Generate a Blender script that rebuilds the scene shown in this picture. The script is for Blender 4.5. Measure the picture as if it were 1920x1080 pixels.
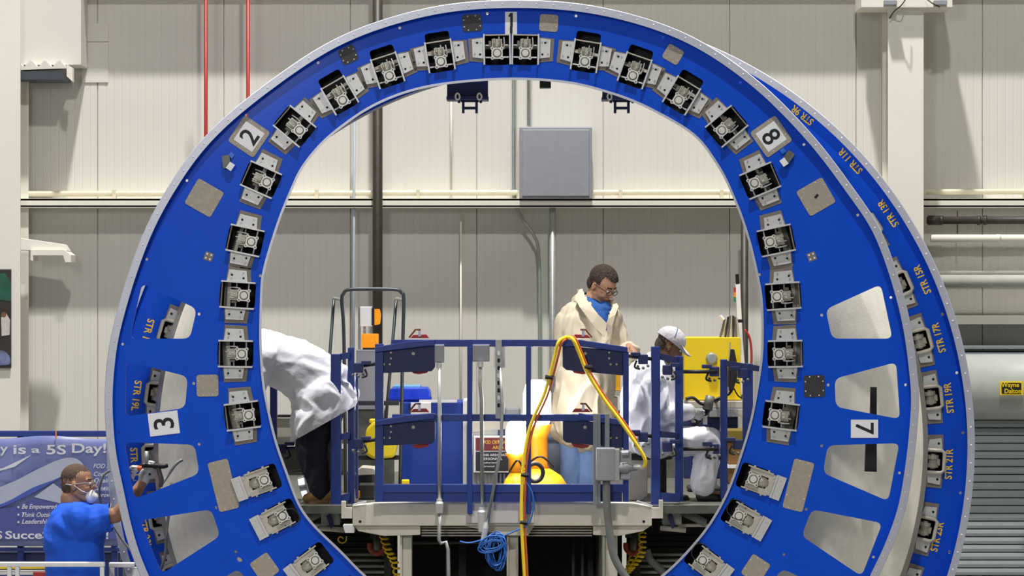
import bpy, bmesh, math, random
from mathutils import Vector, Matrix, noise, Euler
random.seed(7)
for o in list(bpy.data.objects): bpy.data.objects.remove(o)
SC = bpy.context.scene
COL = SC.collection
PI = math.pi
V = Vector
# ---------------------------------------------------------------- camera, world, lights, exposure
F = 5714.0; D = 20.0; CZ = 4.0
cam = bpy.data.objects.new('camera', bpy.data.cameras.new('camera')); COL.objects.link(cam)
cam.location = (0, -D, CZ); cam.rotation_euler = (PI/2, 0, 0)
cam.data.sensor_width = 36; cam.data.lens = 36*F/1920; cam.data.clip_end = 200
SC.camera = cam
w = bpy.data.worlds.new('hangar_ambient'); SC.world = w; w.use_nodes = True
w.node_tree.nodes['Background'].inputs[0].default_value = (1.0, .985, .95, 1)
w.node_tree.nodes['Background'].inputs[1].default_value = .15
def lamp(name, typ, loc, power, size=.5, col=(1,.96,.88), target=None, spot=None):
    l = bpy.data.lights.new(name, typ); l.energy = power; l.color = col
    if typ == 'AREA': l.shape = 'DISK'; l.size = size
    else: l.shadow_soft_size = size
    if spot: l.spot_size = spot; l.spot_blend = .4
    o = bpy.data.objects.new(name, l); COL.objects.link(o); o.location = loc
    if target is not None: o.rotation_euler = (V(target)-V(loc)).to_track_quat('-Z', 'Y').to_euler()
    return o
lamp('high_bay_lamp_wall', 'SPOT', (-.4, .6, 28), 36000, .5, (1,.975,.92), (-.2, 8, 4), 1.5)
lamp('high_bay_lamp_front', 'SPOT', (1.5, -14, 21), 7200, .45, (1,.975,.93), (0, 2, 4), 1.0)
lamp('side_fill_lamp', 'AREA', (-4, -18, 8), 620, 3, (1,.98,.95), (0, 0, 3.5))  # soft fill added in front, set low to reach the barrel through the cutouts
lamp('high_bay_lamp_bay_right', 'SPOT', (9, .68, 17), 5200, .4, (1,.98,.93), (2.4, .68, 3.6), .42)
lamp('high_bay_lamp_bay_left', 'SPOT', (-9, .68, 17), 4200, .4, (1,.98,.93), (-2.4, .68, 3.4), .42)
SC.view_settings.view_transform = 'Standard'; SC.view_settings.look = 'None'
SC.view_settings.exposure = 0.0; SC.view_settings.gamma = 1.0; SC.view_settings.use_curve_mapping = False

# ---------------------------------------------------------------- helpers
def S(Y): return (D+Y)/F
def P(px, py, Y): s = S(Y); return V(((px-960)*s, Y, CZ-(py-540)*s))
def srgb(r, g, b):
    f = lambda c: (c/255/12.92) if c/255 <= .04045 else ((c/255+.055)/1.055)**2.4
    return (f(r), f(g), f(b), 1)
MATS = {}
def mat(name, rgb, rough=.55, metal=0, emit=0, var=.06, scale=9, bump=0, bscale=60, alpha=1, coat=0, trans=0):
    if name in MATS: return MATS[name]
    m = bpy.data.materials.new(name); m.use_nodes = True; nt = m.node_tree; b = nt.nodes['Principled BSDF']
    c = srgb(*rgb)
    tc = nt.nodes.new('ShaderNodeTexCoord')
    if var:
        n = nt.nodes.new('ShaderNodeTexNoise'); n.inputs['Scale'].default_value = scale; n.inputs['Detail'].default_value = 5
        r = nt.nodes.new('ShaderNodeValToRGB')
        r.color_ramp.elements[0].position = .3; r.color_ramp.elements[1].position = .7
        r.color_ramp.elements[0].color = tuple(x*(1-var) for x in c[:3])+(1,)
        r.color_ramp.elements[1].color = tuple(min(1, x*(1+var)) for x in c[:3])+(1,)
        nt.links.new(tc.outputs['Object'], n.inputs['Vector']); nt.links.new(n.outputs['Fac'], r.inputs['Fac'])
        nt.links.new(r.outputs['Color'], b.inputs['Base Color'])
    else: b.inputs['Base Color'].default_value = c
    b.inputs['Roughness'].default_value = rough; b.inputs['Metallic'].default_value = metal
    if emit:
        b.inputs['Emission Color'].default_value = c; b.inputs['Emission Strength'].default_value = emit
    if coat: b.inputs['Coat Weight'].default_value = coat; b.inputs['Coat Roughness'].default_value = .12
    if trans: b.inputs['Transmission Weight'].default_value = trans
    if bump:
        n2 = nt.nodes.new('ShaderNodeTexNoise'); n2.inputs['Scale'].default_value = bscale; n2.inputs['Detail'].default_value = 4
        bp = nt.nodes.new('ShaderNodeBump'); bp.inputs['Strength'].default_value = bump; bp.inputs['Distance'].default_value = .01
        nt.links.new(tc.outputs['Object'], n2.inputs['Vector']); nt.links.new(n2.outputs['Fac'], bp.inputs['Height'])
        nt.links.new(bp.outputs['Normal'], b.inputs['Normal'])
    MATS[name] = m
    return m
WALL = mat('wall_cream_enamel', (211,208,201), .6, var=.025, scale=1.5)
WALL2 = mat('wall_white_enamel', (226,223,212), .5, var=.02, scale=2)
SHUT = mat('shutter_grey', (150,158,160), .5, var=.04)
BLUE = mat('tool_blue_paint', (0,76,208), .5, var=.05, scale=5, coat=.25)
NAVY = mat('navy_paint', (26,56,138), .4, var=.06, coat=.15)
NAVY2 = mat('dark_navy_paint', (30,44,98), .5, var=.1)
SILV = mat('brushed_aluminium', (188,191,206), .42, .35, var=.05, scale=30)
SILV2 = mat('bracket_aluminium', (205,205,206), .45, .3, var=.06, scale=20)
ZINC = mat('galvanised_zinc', (168,172,172), .4, .5, var=.1, scale=25)
TAN = mat('bare_cover_plate', (166,156,144), .6, .15, var=.08, scale=40)
TAN2 = mat('type_b_plate', (192,187,176), .5, .25, var=.05, scale=20)
PAD = mat('grey_pad', (128,120,112), .6, .2, var=.08, scale=30)
BLK = mat('black_rubber', (20,20,22), .5, var=.1)
POCK = mat('pocket_dark', (16,16,18), .7, var=.1)
DKPL = mat('dark_cover_plate', (52,50,52), .55, .1, var=.1)
WHT = mat('white_sticker', (238,238,242), .5, var=.01)
WPAINT = mat('white_machine_paint', (222,218,203), .5, var=.05, scale=7, bump=.05)
INK = mat('black_ink', (18,18,20), .6, var=0)
YTXT = mat('yellow_stencil', (255,206,60), .6, var=.08)
GREYBOX = mat('grey_enclosure', (146,148,156), .5, .1, var=.05, scale=12)
DKPIPE = mat('dark_brown_pipe', (52,46,42), .5, var=.25, scale=14)
REDP = mat('red_sprinkler_pipe', (150,32,26), .4, var=.08)
YEL = mat('yellow_panel_paint', (242,208,10), .5, var=.02)
YHOSE = mat('yellow_hose', (255,218,48), .45, var=.05)
ORG = mat('orange_plastic', (245,150,15), .4, var=.05)
REDC = mat('red_clamp', (178,44,44), .45, var=.1)
CONE = mat('barrel_composite', (236,232,218), .55, var=.05, scale=16, bump=.1)
DUCT = mat('dark_machinery', (40,40,36), .6, var=.3, scale=12)
GMET = mat('grey_machinery', (105,106,100), .5, .3, var=.2, scale=15)
BCABLE = mat('blue_cable', (44,104,190), .45, var=.05)
GHOSE = mat('grey_flex_conduit', (120,122,122), .5, var=.05)
SKINA = mat('skin_brown', (158,116,90), .55, var=.06, scale=25)
SKINB = mat('skin_light', (182,136,108), .55, var=.06, scale=25)
SKINC = mat('skin_dark', (128,92,66), .55, var=.06, scale=25)
COATM = mat('cream_lab_coat', (206,194,172), .8, var=.03, bump=.25, bscale=30)
COVER = mat('white_coverall', (224,226,236), .75, var=.02, bump=.35, bscale=25)
TSH = mat('blue_tshirt', (14,84,208), .85, var=.05, bump=.3, bscale=22)
NAVT = mat('dark_navy_trousers', (28,30,48), .85, var=.15, bump=.4, bscale=25)
JEAN = mat('light_blue_jeans', (120,150,205), .85, var=.12, bump=.3, bscale=40)
HAIR = mat('dark_brown_hair', (58,46,38), .85, var=.45, scale=90, bump=.6, bscale=160)
GLOVE = mat('grey_knit_glove', (176,172,168), .9, var=.08, scale=40, bump=.5, bscale=150)
TANB = mat('tan_boot_leather', (176,140,88), .7, var=.1)
CAPM = mat('pale_grey_cloth', (196,192,198), .85, var=.05, bump=.2)
GLASSM = mat('clear_lens', (225,225,225), .1, var=0, trans=.9)

class MB:
    def __init__(s): s.v = []; s.f = []; s.m = []
    def add(s, vs, fs, mi=0):
        k = len(s.v); s.v += [V(q) for q in vs]; s.f += [tuple(i+k for i in f) for f in fs]; s.m += [mi]*len(fs); return s
    def box(s, c, d, R=None, mi=0):
        hx, hy, hz = d[0]/2, d[1]/2, d[2]/2; c = V(c)
        vs = [V((x,y,z)) for x in (-hx,hx) for y in (-hy,hy) for z in (-hz,hz)]
        if R: vs = [R @ q for q in vs]
        return s.add([q+c for q in vs], [(0,1,3,2),(4,6,7,5),(0,4,5,1),(2,3,7,6),(0,2,6,4),(1,5,7,3)], mi)
    def rect(s, x0, y0, x1, y1, Y, dep=.05, mi=0):     # box given by its rectangle in the photo, front face at depth Y
        a = P(x0, y0, Y); b = P(x1, y1, Y)
        return s.box(((a.x+b.x)/2, Y+dep/2, (a.z+b.z)/2), (abs(a.x-b.x), dep, abs(a.z-b.z)), mi=mi)
    def bar(s, a, b, w, d=None, up=(0,1,0), mi=0):
        a = V(a); b = V(b); d = d or w; z = (b-a); L = z.length; z = z.normalized(); u = V(up)
        x = u.cross(z)
        if x.length < 1e-4: x = V((1,0,0)).cross(z)
        x.normalize(); y = z.cross(x)
        R = Matrix((x, y, z)).transposed()
        return s.box((a+b)/2, (w, d, L), R, mi)
    def prism(s, pts, Y, dep, mi=0):                   # polygon in photo coordinates, pushed back by dep
        n = len(pts); a = [P(x, y, Y) for x, y in pts]; b = [q+V((0,dep,0)) for q in a]
        ar = sum(a[i].x*a[(i+1)%n].z-a[(i+1)%n].x*a[i].z for i in range(n))
        if ar < 0: a.reverse(); b.reverse()
        return s.add(a+b, [tuple(range(n)), tuple(range(2*n-1, n-1, -1))]+[(i, n+i, n+(i+1)%n, (i+1)%n) for i in range(n)], mi)
    def tube(s, pts, r, n=8, mi=0, close=False):
        pts = [V(p) for p in pts]; N = len(pts); base = len(s.v); prev = None; vs = []
        for i, p in enumerate(pts):
            a = pts[max(i-1,0)] if not close else pts[i-1]; b = pts[min(i+1,N-1)] if not close else pts[(i+1)%N]
            t = (b-a).normalized()
            if prev is None:
                x = t.cross(V((0,1,0)))
                if x.length < .05: x = t.cross(V((0,0,1)))
            else: x = prev-t*prev.dot(t)
            x.normalize(); prev = x; y = t.cross(x); rr = r[i] if isinstance(r, (list,tuple)) else r
            vs += [p+(x*math.cos(2*PI*k/n)+y*math.sin(2*PI*k/n))*rr for k in range(n)]
        M = N if close else N-1
        fs = [(i*n+k, i*n+(k+1)%n, ((i+1)%N)*n+(k+1)%n, ((i+1)%N)*n+k) for i in range(M) for k in range(n)]
        if not close: fs += [tuple(range(n-1,-1,-1)), tuple((N-1)*n+k for k in range(n))]
        return s.add(vs, fs, mi)
    def cyl(s, a, b, r, n=16, mi=0): return s.tube([a, b], r, n, mi)
    def lathe(s, prof, c, n=24, mi=0, axis='Z'):       # prof: (radius, height)
        vs = []; c = V(c)
        for r, h in prof:
            for k in range(n):
                x, y = r*math.cos(2*PI*k/n), r*math.sin(2*PI*k/n)
                vs.append(c+(V((x,y,h)) if axis=='Z' else V((x,-h,y)) if axis=='Y' else V((h,x,y))))
        N = len(prof)
        fs = [(i*n+k, i*n+(k+1)%n, (i+1)*n+(k+1)%n, (i+1)*n+k) for i in range(N-1) for k in range(n)]
        fs += [tuple(range(n-1,-1,-1)), tuple((N-1)*n+k for k in range(n))]
        return s.add(vs, fs, mi)
    def ball(s, c, r, seg=12, rings=8, R=None, mi=0):
        r = V((r,r,r)) if not hasattr(r, '__len__') else V(r); c = V(c); vs = [V((0,0,r.z))]
        for i in range(1, rings):
            t = PI*i/rings
            vs += [V((r.x*math.sin(t)*math.cos(2*PI*k/seg), r.y*math.sin(t)*math.sin(2*PI*k/seg), r.z*math.cos(t))) for k in range(seg)]
        vs.append(V((0,0,-r.z)))
        if R: vs = [R @ q for q in vs]
        fs = [(0, 1+k, 1+(k+1)%seg) for k in range(seg)]
        for i in range(rings-2):
            fs += [(1+i*seg+k, 1+(i+1)*seg+k, 1+(i+1)*seg+(k+1)%seg, 1+i*seg+(k+1)%seg) for k in range(seg)]
        L = len(vs)-1; o = 1+(rings-2)*seg
        fs += [(L, o+(k+1)%seg, o+k) for k in range(seg)]
        return s.add([q+c for q in vs], fs, mi)
    def cap(s, a, b, ra, rb, seg=12):                  # tapered capsule
        a = V(a); b = V(b); L = (b-a).length
        if L < 1e-5: return s.ball(a, max(ra, rb))
        z = (b-a)/L; x = z.orthogonal().normalized(); y = z.cross(x)
        prof = [(ra*math.sin(t), -ra*math.cos(t)) for t in (0, .5, 1.05, PI/2)]+[(rb*math.cos(t), L+rb*math.sin(t)) for t in (0, .5, 1.05, PI/2)]
        vs = [a+z*prof[0][1]]
        for r, h in prof[1:-1]: vs += [a+z*h+(x*math.cos(2*PI*k/seg)+y*math.sin(2*PI*k/seg))*r for k in range(seg)]
        vs.append(a+z*prof[-1][1]); n = len(prof)-2
        fs = [(0, 1+(k+1)%seg, 1+k) for k in range(seg)]
        for i in range(n-1): fs += [(1+i*seg+k, 1+i*seg+(k+1)%seg, 1+(i+1)*seg+(k+1)%seg, 1+(i+1)*seg+k) for k in range(seg)]
        L2 = len(vs)-1; o = 1+(n-1)*seg
        fs += [(L2, o+k, o+(k+1)%seg) for k in range(seg)]
        return s.add(vs, fs)
    def mesh(s, name, off=V((0,0,0)), smooth=False, mats=()):
        me = bpy.data.meshes.new(name); me.from_pydata([tuple(q-off) for q in s.v], [], s.f)
        for m in mats: me.materials.append(m)
        me.polygons.foreach_set('material_index', s.m)
        if smooth: me.polygons.foreach_set('use_smooth', [True]*len(me.polygons))
        me.update(); return me
ORI = {}                                               # world origin of every object made here
def obj(name, mb, m, parent=None, smooth=False, bevel=0, kind=None, label=None, origin=None):
    off = ORI.get(parent.name, V((0,0,0))) if parent else (V(origin) if origin else V((0,0,0)))
    mats = m if isinstance(m, (list,tuple)) else [m]
    if isinstance(mb, MB): me = mb.mesh(name, off, smooth, mats)
    else:
        me = mb; me.materials.clear()
        for q in mats: me.materials.append(q)
        me.transform(Matrix.Translation(-off))
        if smooth: me.polygons.foreach_set('use_smooth', [True]*len(me.polygons))
    o = bpy.data.objects.new(name, me); COL.objects.link(o)
    if parent: o.parent = parent; ORI[o.name] = off
    else: o.location = off; ORI[o.name] = off
    if bevel:
        b = o.modifiers.new('bevel', 'BEVEL'); b.width = bevel; b.segments = 2; b.limit_method = 'ANGLE'
    if kind: o['kind'] = kind
    if label: o['label'] = label
    return o
def thing(name, loc, label, cat, group=None):
    o = bpy.data.objects.new(name, None); COL.objects.link(o); o.location = loc; o.empty_display_size = .1
    ORI[o.name] = V(loc); o['label'] = label; o['category'] = cat
    if group: o['group'] = group
    return o
def tag(o, label, cat, group=None):
    o['label'] = label; o['category'] = cat
    if group: o['group'] = group
    return o
def struct(name, loc=(0,0,0)):
    o = bpy.data.objects.new(name, None); COL.objects.link(o); o.location = loc; ORI[o.name] = V(loc); o['kind'] = 'structure'; return o
def rounded(pts, r, n=4):
    out = []; N = len(pts)
    for i in range(N):
        p0 = V((*pts[i-1],0)); p = V((*pts[i],0)); p1 = V((*pts[(i+1)%N],0))
        a = (p0-p); b = (p1-p); rr = min(r, a.length*.45, b.length*.45); a.normalize(); b.normalize()
        for k in range(n+1):
            t = k/n; q = (p+a*rr)*(1-t)**2+p*2*t*(1-t)+(p+b*rr)*t*t; out.append((q.x, q.y))
    return out
def rpt(cx, cy, dx, dy, ang):                          # local (tangential, outward) px offset -> photo px; ang = outward angle
    a = math.radians(ang); return (cx+dx*math.sin(a)+dy*math.cos(a), cy+dx*math.cos(a)-dy*math.sin(a))
def quad(cx, cy, w_, h_, ang): return [rpt(cx, cy, x*w_/2, y*h_/2, ang) for x, y in ((-1,-1),(1,-1),(1,1),(-1,1))]
def circ(cx, cy, r, n=24): return [(cx+r*math.cos(2*PI*k/n), cy+r*math.sin(2*PI*k/n)) for k in range(n)]
def plate_mesh(loops, Y, thick):                       # filled plate with holes; front face at Y
    cu = bpy.data.curves.new('c', 'CURVE'); cu.dimensions = '2D'; cu.fill_mode = 'BOTH'; cu.extrude = thick/2
    for lp in loops:
        sp = cu.splines.new('POLY'); sp.points.add(len(lp)-1); sp.use_cyclic_u = True
        for i, (x, y) in enumerate(lp):
            q = P(x, y, Y); sp.points[i].co = (q.x, q.z, 0, 1)
    o = bpy.data.objects.new('c', cu); COL.objects.link(o)
    me = bpy.data.meshes.new_from_object(o.evaluated_get(bpy.context.evaluated_depsgraph_get())); bpy.data.objects.remove(o)
    me.transform(Matrix.Translation((0, Y+thick/2, 0)) @ Matrix.Rotation(PI/2, 4, 'X')); return me
def text_mesh(txt, h, rot=0, bold=0, ext=.0006, shear=0, width=None):
    cu = bpy.data.curves.new('t', 'FONT'); cu.body = txt; cu.size = 1; cu.extrude = 0; cu.offset = bold; cu.shear = shear
    cu.align_x = 'CENTER'; cu.align_y = 'CENTER'; cu.resolution_u = 3
    o = bpy.data.objects.new('t', cu); COL.objects.link(o)
    me = bpy.data.meshes.new_from_object(o.evaluated_get(bpy.context.evaluated_depsgraph_get())); bpy.data.objects.remove(o)
    xs = [v.co.x for v in me.vertices]; ys = [v.co.y for v in me.vertices]
    cx, cy = (min(xs)+max(xs))/2, (min(ys)+max(ys))/2; k = h/.69
    kx = width/(max(xs)-min(xs)) if width else k
    for v in me.vertices: v.co = ((v.co.x-cx)*kx, (v.co.y-cy)*k, v.co.z)
    return me
def text(name, txt, px, py, Y, hpx, ang, m, parent, bold=0, shear=0, wpx=None):   # flat print just proud of its surface
    me = text_mesh(txt, hpx*S(Y), bold=bold, shear=shear, width=wpx*S(Y) if wpx else None)
    q = P(px, py, Y)
    me.transform(Matrix.Translation(q) @ Matrix.Rotation(PI/2, 4, 'X') @ Matrix.Rotation(math.radians(ang), 4, 'Z'))
    return obj(name, me, m, parent)
def spline(pts, n=8, close=False):
    pts = [V(p) for p in pts]; N = len(pts); out = []
    for i in range(N if close else N-1):
        p0 = pts[i-1] if (i or close) else pts[0]; p1 = pts[i]; p2 = pts[(i+1)%N]; p3 = pts[(i+2)%N] if close else pts[min(i+2, N-1)]
        for k in range(n):
            t = k/n; out.append(.5*((2*p1)+(-p0+p2)*t+(2*p0-5*p1+4*p2-p3)*t*t+(-p0+3*p1-3*p2+p3)*t**3))
    if not close: out.append(pts[-1])
    return out
def polar(pts, c, n=240):                              # closed outline resampled by angle about c -> radius list
    sp = spline([(x, y, 0) for x, y in pts], 16, True); pol = sorted((math.atan2(c[1]-q.y, q.x-c[0]) % (2*PI), math.hypot(q.x-c[0], q.y-c[1])) for q in sp)
    out = []
    for k in range(n):
        a = 2*PI*k/n; j = next((i for i, q in enumerate(pol) if q[0] >= a), 0); hi = pol[j]; lo = pol[j-1]
        da = (hi[0]-lo[0]) % (2*PI); t = ((a-lo[0]) % (2*PI))/da if da > 1e-9 else 0; out.append(lo[1]+(hi[1]-lo[1])*t)
    for _ in range(3): out = [(out[i-1]+2*out[i]+out[(i+1)%n])/4 for i in range(n)]
    return out
def pl(c, rad, off=0, k=1): return [(c[0]+(r*k+off)*math.cos(2*PI*i/len(rad)), c[1]-(r*k+off)*math.sin(2*PI*i/len(rad))) for i, r in enumerate(rad)]
def band(mb, loopA, YA, loopB, YB, mi=0):              # surface between two closed outlines
    n = len(loopA); vs = [P(x, y, YA) for x, y in loopA]+[P(x, y, YB) for x, y in loopB]
    mb.add(vs, [(i, (i+1)%n, n+(i+1)%n, n+i) for i in range(n)], mi)
def shell(mb, rings):                                  # closed loop section swept round: rings = [(outline, Y), ...]
    for i in range(len(rings)): band(mb, *rings[i], *rings[(i+1)%len(rings)])
BLUE.node_tree.nodes['Principled BSDF'].inputs['Specular IOR Level'].default_value = .15
# ---------------------------------------------------------------- setting
YW = 9.0
fl = obj('floor', MB().box((0,-2,-.05), (44,44,.1)), mat('floor_epoxy', (150,150,146), .35, var=.06, scale=2)); fl['kind'] = 'structure'
wb = struct('wall_back', (0, YW, 0))
mod = 237*S(YW); x0 = (183-960)*S(YW)-8*mod
zsplit = P(0, 384, YW).z
for i in range(18):
    for z0, z1 in ((0, zsplit-.006), (zsplit+.006, 9.5)):
        a = x0+i*mod+.0015; b = x0+(i+1)*mod-.0015; prof = [(a, .02)]; nr = 16; pw = (b-a)/nr
        prof.append((a+.004, 0))
        for k in range(1, nr):
            c = a+k*pw; prof += [(c-.008, 0), (c-.004, .002), (c+.004, .002), (c+.008, 0)]
        prof += [(b-.004, 0), (b, .02)]
        m = MB(); n = len(prof); m.add([V((x, YW+y, z0)) for x, y in prof]+[V((x, YW+y, z1)) for x, y in prof], [(k, k+1, n+k+1, n+k) for k in range(n-1)])
        obj('wall_panel', m, WALL, wb)
obj('wall_backing', MB().box((0, YW+.06, 4.75), (44,.08,9.5)), WALL, wb)
def beam(name, y0, y1, dep, nm=None, x0=-1200, x1=3200, Y=YW):
    t = struct(name, P(960, y1, Y-dep)); zt = P(0, y0, Y-dep).z; zb = P(0, y1, Y-dep).z; h = zt-zb; L = 22
    m = MB().box((0, Y-dep+.01, (zt+zb)/2), (L*1.6,.02,h)); obj('face_plate', m, WALL2, t, bevel=.004)
    obj('top_flange', MB().box((0, Y-dep/2, zt-.01), (L*1.6, dep, .02)), WALL2, t); obj('bottom_flange', MB().box((0, Y-dep/2, zb+.01), (L*1.6, dep, .02)), WALL2, t)
    return t
beam('trim_1', 372, 389, .34)
beam('trim_2', -75, -40, .34)
# pipe lying on the girt
m = MB(); m.tube([P(-200, 364, 8.76), P(2100, 359, 8.76)], .026, 10)
for x in range(20, 2000, 190): m.rect(x, 356, x+7, 372, 8.72, .08)
tag(obj('ledge_pipe', m, mat('cream_pipe_paint', (212,205,180), .5), smooth=False, origin=P(960,364,8.76)), 'long cream painted pipe running along top of the white wall girt', 'pipe')
# columns
def column(name, x0, x1, Y, dep, y_top=-300):
    t = struct(name, (P((x0+x1)/2, 0, Y).x, Y+dep/2, 0)); a = P(x0, 0, Y).x; b = P(x1, 0, Y).x; zt = P(0, y_top, Y).z
    obj('front_flange', MB().box(((a+b)/2, Y+.012, zt/2), (b-a, .024, zt)), WALL2, t, bevel=.004)
    obj('rear_flange', MB().box(((a+b)/2, Y+dep-.012, zt/2), (b-a, .024, zt)), WALL2, t)
    obj('web', MB().box(((a+b)/2, Y+dep/2, zt/2), (.03, dep-.06, zt)), WALL2, t)
    return t
column('trim_3', -70, 38, 8.25, .5)
c4 = column('trim_4', 1665, 1732, 8.3, .45, 12)
# top of the right column: white gusset tray with hangers
t = thing('column_head_tray', P(1700, 14, 8.2), 'white steel tray on top of the right-hand column with small fittings', 'bracket')
obj('tray_plate', MB().rect(1615, -30, 1786, 14, 8.2, .5), WALL2, t, bevel=.004)
for x in (1658, 1752): obj('fitting', MB().rect(x, 0, x+24, 9, 8.12, .08), GREYBOX, t, bevel=.004)
obj('wire', MB().tube(spline([P(1697,0,8.15), P(1690,10,8.1), P(1676,22,8.2), P(1668,34,8.25)], 5), .006, 6), DKPIPE, t)
obj('wire', MB().tube(spline([P(1735,-4,8.15), P(1748,6,8.1), P(1762,13,8.15)], 5), .006, 6), DKPIPE, t)
# upper left duct end with corrugated lip
t = thing('duct_end', P(85, 122, 8.5), 'cream duct box with corrugated lip beside the left white column', 'duct')
obj('duct_box', MB().rect(30, -60, 152, 122, 8.55, .44), WALL, t, bevel=.005)
m = MB()
top = [(38+k*4, 119+6*math.sin(k*.95)) for k in range(23)]
m.prism(top+[(126, 128), (38, 131)], 8.4, .15); obj('corrugated_lip', m, WALL, t)
obj('dark_channel', MB().rect(30, 134, 118, 149, 8.4, .5), mat('slate_channel', (60,66,76), .5), t)
obj('end_cap', MB().prism([(125,121),(136,127),(136,153),(125,143)], 8.35, .1), WALL2, t)
# access patch plates on the panel
t = thing('wall_patch_plate', P(178, 155, YW), 'cream riveted patch plate screwed on the wall panel right of the duct', 'panel')
for a in ((153,44,203,78),(153,79,203,155)): obj('patch_sheet', MB().rect(*a, YW-.012, .012), WALL, t, bevel=.003)
# left bracket arm
t = thing('wall_arm_bracket', P(40, 470, 8.4), 'cream steel arm bracket with upturned hook sticking out from left column', 'bracket')
obj('arm', MB().prism([(30,445),(118,458),(126,470),(30,469)], 8.3, .25), WALL2, t, bevel=.003)
obj('hook_plate', MB().prism([(57,468),(120,468),(133,478),(133,492),(122,492),(118,479),(62,479),(62,490),(57,488)], 8.25, .3), WALL2, t, bevel=.003)
# vertical pipes
def vpipe(px, y0, y1, r, Y, m, nm, label, cat='pipe', clips=()):
    t = thing(nm, P(px, y1, Y), label, cat); obj('pipe_run', MB().tube([P(px, y0, Y), P(px, y1, Y)], r, 14), m, t, smooth=True)
    for c in clips: obj('coupling', MB().tube([P(px, c, Y), P(px, c+14, Y)], r*1.3, 14), m, t, smooth=True)
    obj('standoff', MB().box((P(px,0,Y).x, (Y+YW)/2, P(0,(y0+y1)/2-150,Y).z), (.03, YW-Y-.03, .03)), m, t)
    return t
vpipe(386, -120, 990, .0175, 8.3, REDP, 'sprinkler_pipe', 'left one of two thin red vertical pipes on the wall')
vpipe(465, -120, 990, .0175, 8.3, REDP, 'sprinkler_pipe', 'right one of two thin red vertical pipes on the wall')
vpipe(708, -120, 1100, .047, 8.5, DKPIPE, 'drain_pipe', 'thick dark brown vertical pipe left of the grey wall box')
vpipe(1396, 398, 1100, .035, 8.5, DKPIPE, 'drain_pipe', 'dark brown vertical pipe at right edge of the ring opening')
t = thing('wall_conduit', P(963, 380, 8.8), 'bent grey conduit running down left of the grey wall box', 'conduit')
obj('conduit_run', MB().tube(spline([P(963,-80,8.8), P(963,150,8.8), P(963,330,8.8), P(965,378,8.8), P(980,412,8.85), P(1000,440,8.85), P(1010,475,8.85), P(1012,600,8.85), P(1012,1000,8.85)], 6), .016, 8), ZINC, t, smooth=True)
obj('clip', MB().rect(957, 355, 974, 361, 8.76, .2), ZINC, t)
tag(obj('wall_conduit', MB().tube([P(991,-80,8.8), P(991,236,8.8)], .014, 8), ZINC, smooth=True, origin=P(991,236,8.8)), 'straight thin grey conduit entering top of the grey wall box', 'conduit')
t = thing('wall_junction_box', P(1042, 373, 8.6), 'big square grey metal enclosure on the wall seen through the ring', 'box')
obj('cabinet_body', MB().rect(974, 238, 1110, 373, 8.62, .36), GREYBOX, t, bevel=.008)
obj('cabinet_door', MB().rect(979, 243, 1105, 368, 8.6, .03), GREYBOX, t, bevel=.006)
obj('conduit_stem', MB().tube([P(1036, 373, 8.75), P(1036, 1000, 8.75)], .03, 12), ZINC, t, smooth=True)
obj('collar', MB().tube([P(1036, 374, 8.75), P(1036, 388, 8.75)], .045, 12), ZINC, t, smooth=True)
# thin tied back rod left of black pipe
tag(obj('wall_conduit', MB().tube([P(665,170,8.7), P(661,1000,8.7)], .012, 8), mat('pale_blue_conduit', (150,162,176), .5), smooth=True, origin=P(661,1000,8.7)), 'thin pale blue grey conduit just left of the thick dark pipe', 'conduit')
tag(obj('wall_conduit', MB().tube([P(846,150,8.85), P(846,372,8.85)], .009, 8), WALL2, smooth=True, origin=P(846,372,8.85)), 'thin cream rod on upper wall right of the thick dark pipe', 'conduit')
tag(obj('wall_conduit', MB().tube([P(864,400,8.85), P(864,900,8.85)], .009, 8), WALL2, smooth=True, origin=P(864,900,8.85)), 'thin cream rod on lower wall below the girt', 'conduit')
# right-hand pipe runs
def hpipe(nm, y, Y, r, m, label, x0=1700, fit=(), fr=1.3):
    t = thing(nm, P(1830, y, Y), label, 'pipe'); a = P(x0, y, Y); b = P(2300, y, Y)
    obj('pipe_run', MB().tube([a, b], r, 16), m, t, smooth=True)
    for f, wd in fit: obj('coupling', MB().tube([P(f,y,Y), P(f+wd,y,Y)], r*fr, 16), m, t, smooth=True)
    return t
hpipe('horizontal_pipe', 413, 8.6, .036, DKPIPE, 'dark brown horizontal pipe with couplings right of the column', 1738, ((1740,22),(1762,6),(1832,6),(1844,6)), 1.25)
hpipe('horizontal_pipe', 447, 8.5, .036, WALL2, 'white horizontal pipe with wrapped joints under the dark pipe', 1745, ((1868,8),), 1.08)
hpipe('horizontal_pipe', 527, 8.5, .06, mat('lagged_pipe', (168,168,162), .6), 'thick pale grey lagged pipe right of the back ring', 1745)
for y0, y1, dep, lab in ((592,608,.4,'white steel ledge beam above the roller door'), (508,513,.2,'thin cream rail above the thick lagged pipe')):
    tag(obj('ledge_rail', MB().rect(1735, y0, 2300, y1, YW-dep, dep), WALL2, bevel=.003, origin=P(1900,y1,YW-dep)), lab, 'beam')
for y in (649, 661): tag(obj('door_rail', MB().rect(1735, y, 2300, y+5, 8.3, .6), mat('slate_rail', (128,136,140), .5), origin=P(1900,y,8.3)), ('upper' if y==649 else 'lower')+' thin slate grey rail just above the roller door drum', 'rail')
obj('hanger_rod', MB().tube([P(1795, 395, 8.6), P(1795, 438, 8.6)], .006, 6), DKPIPE).update_tag()
tag(bpy.data.objects['hanger_rod'], 'thin dark hanger rod crossing the dark horizontal pipe', 'rod')
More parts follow.
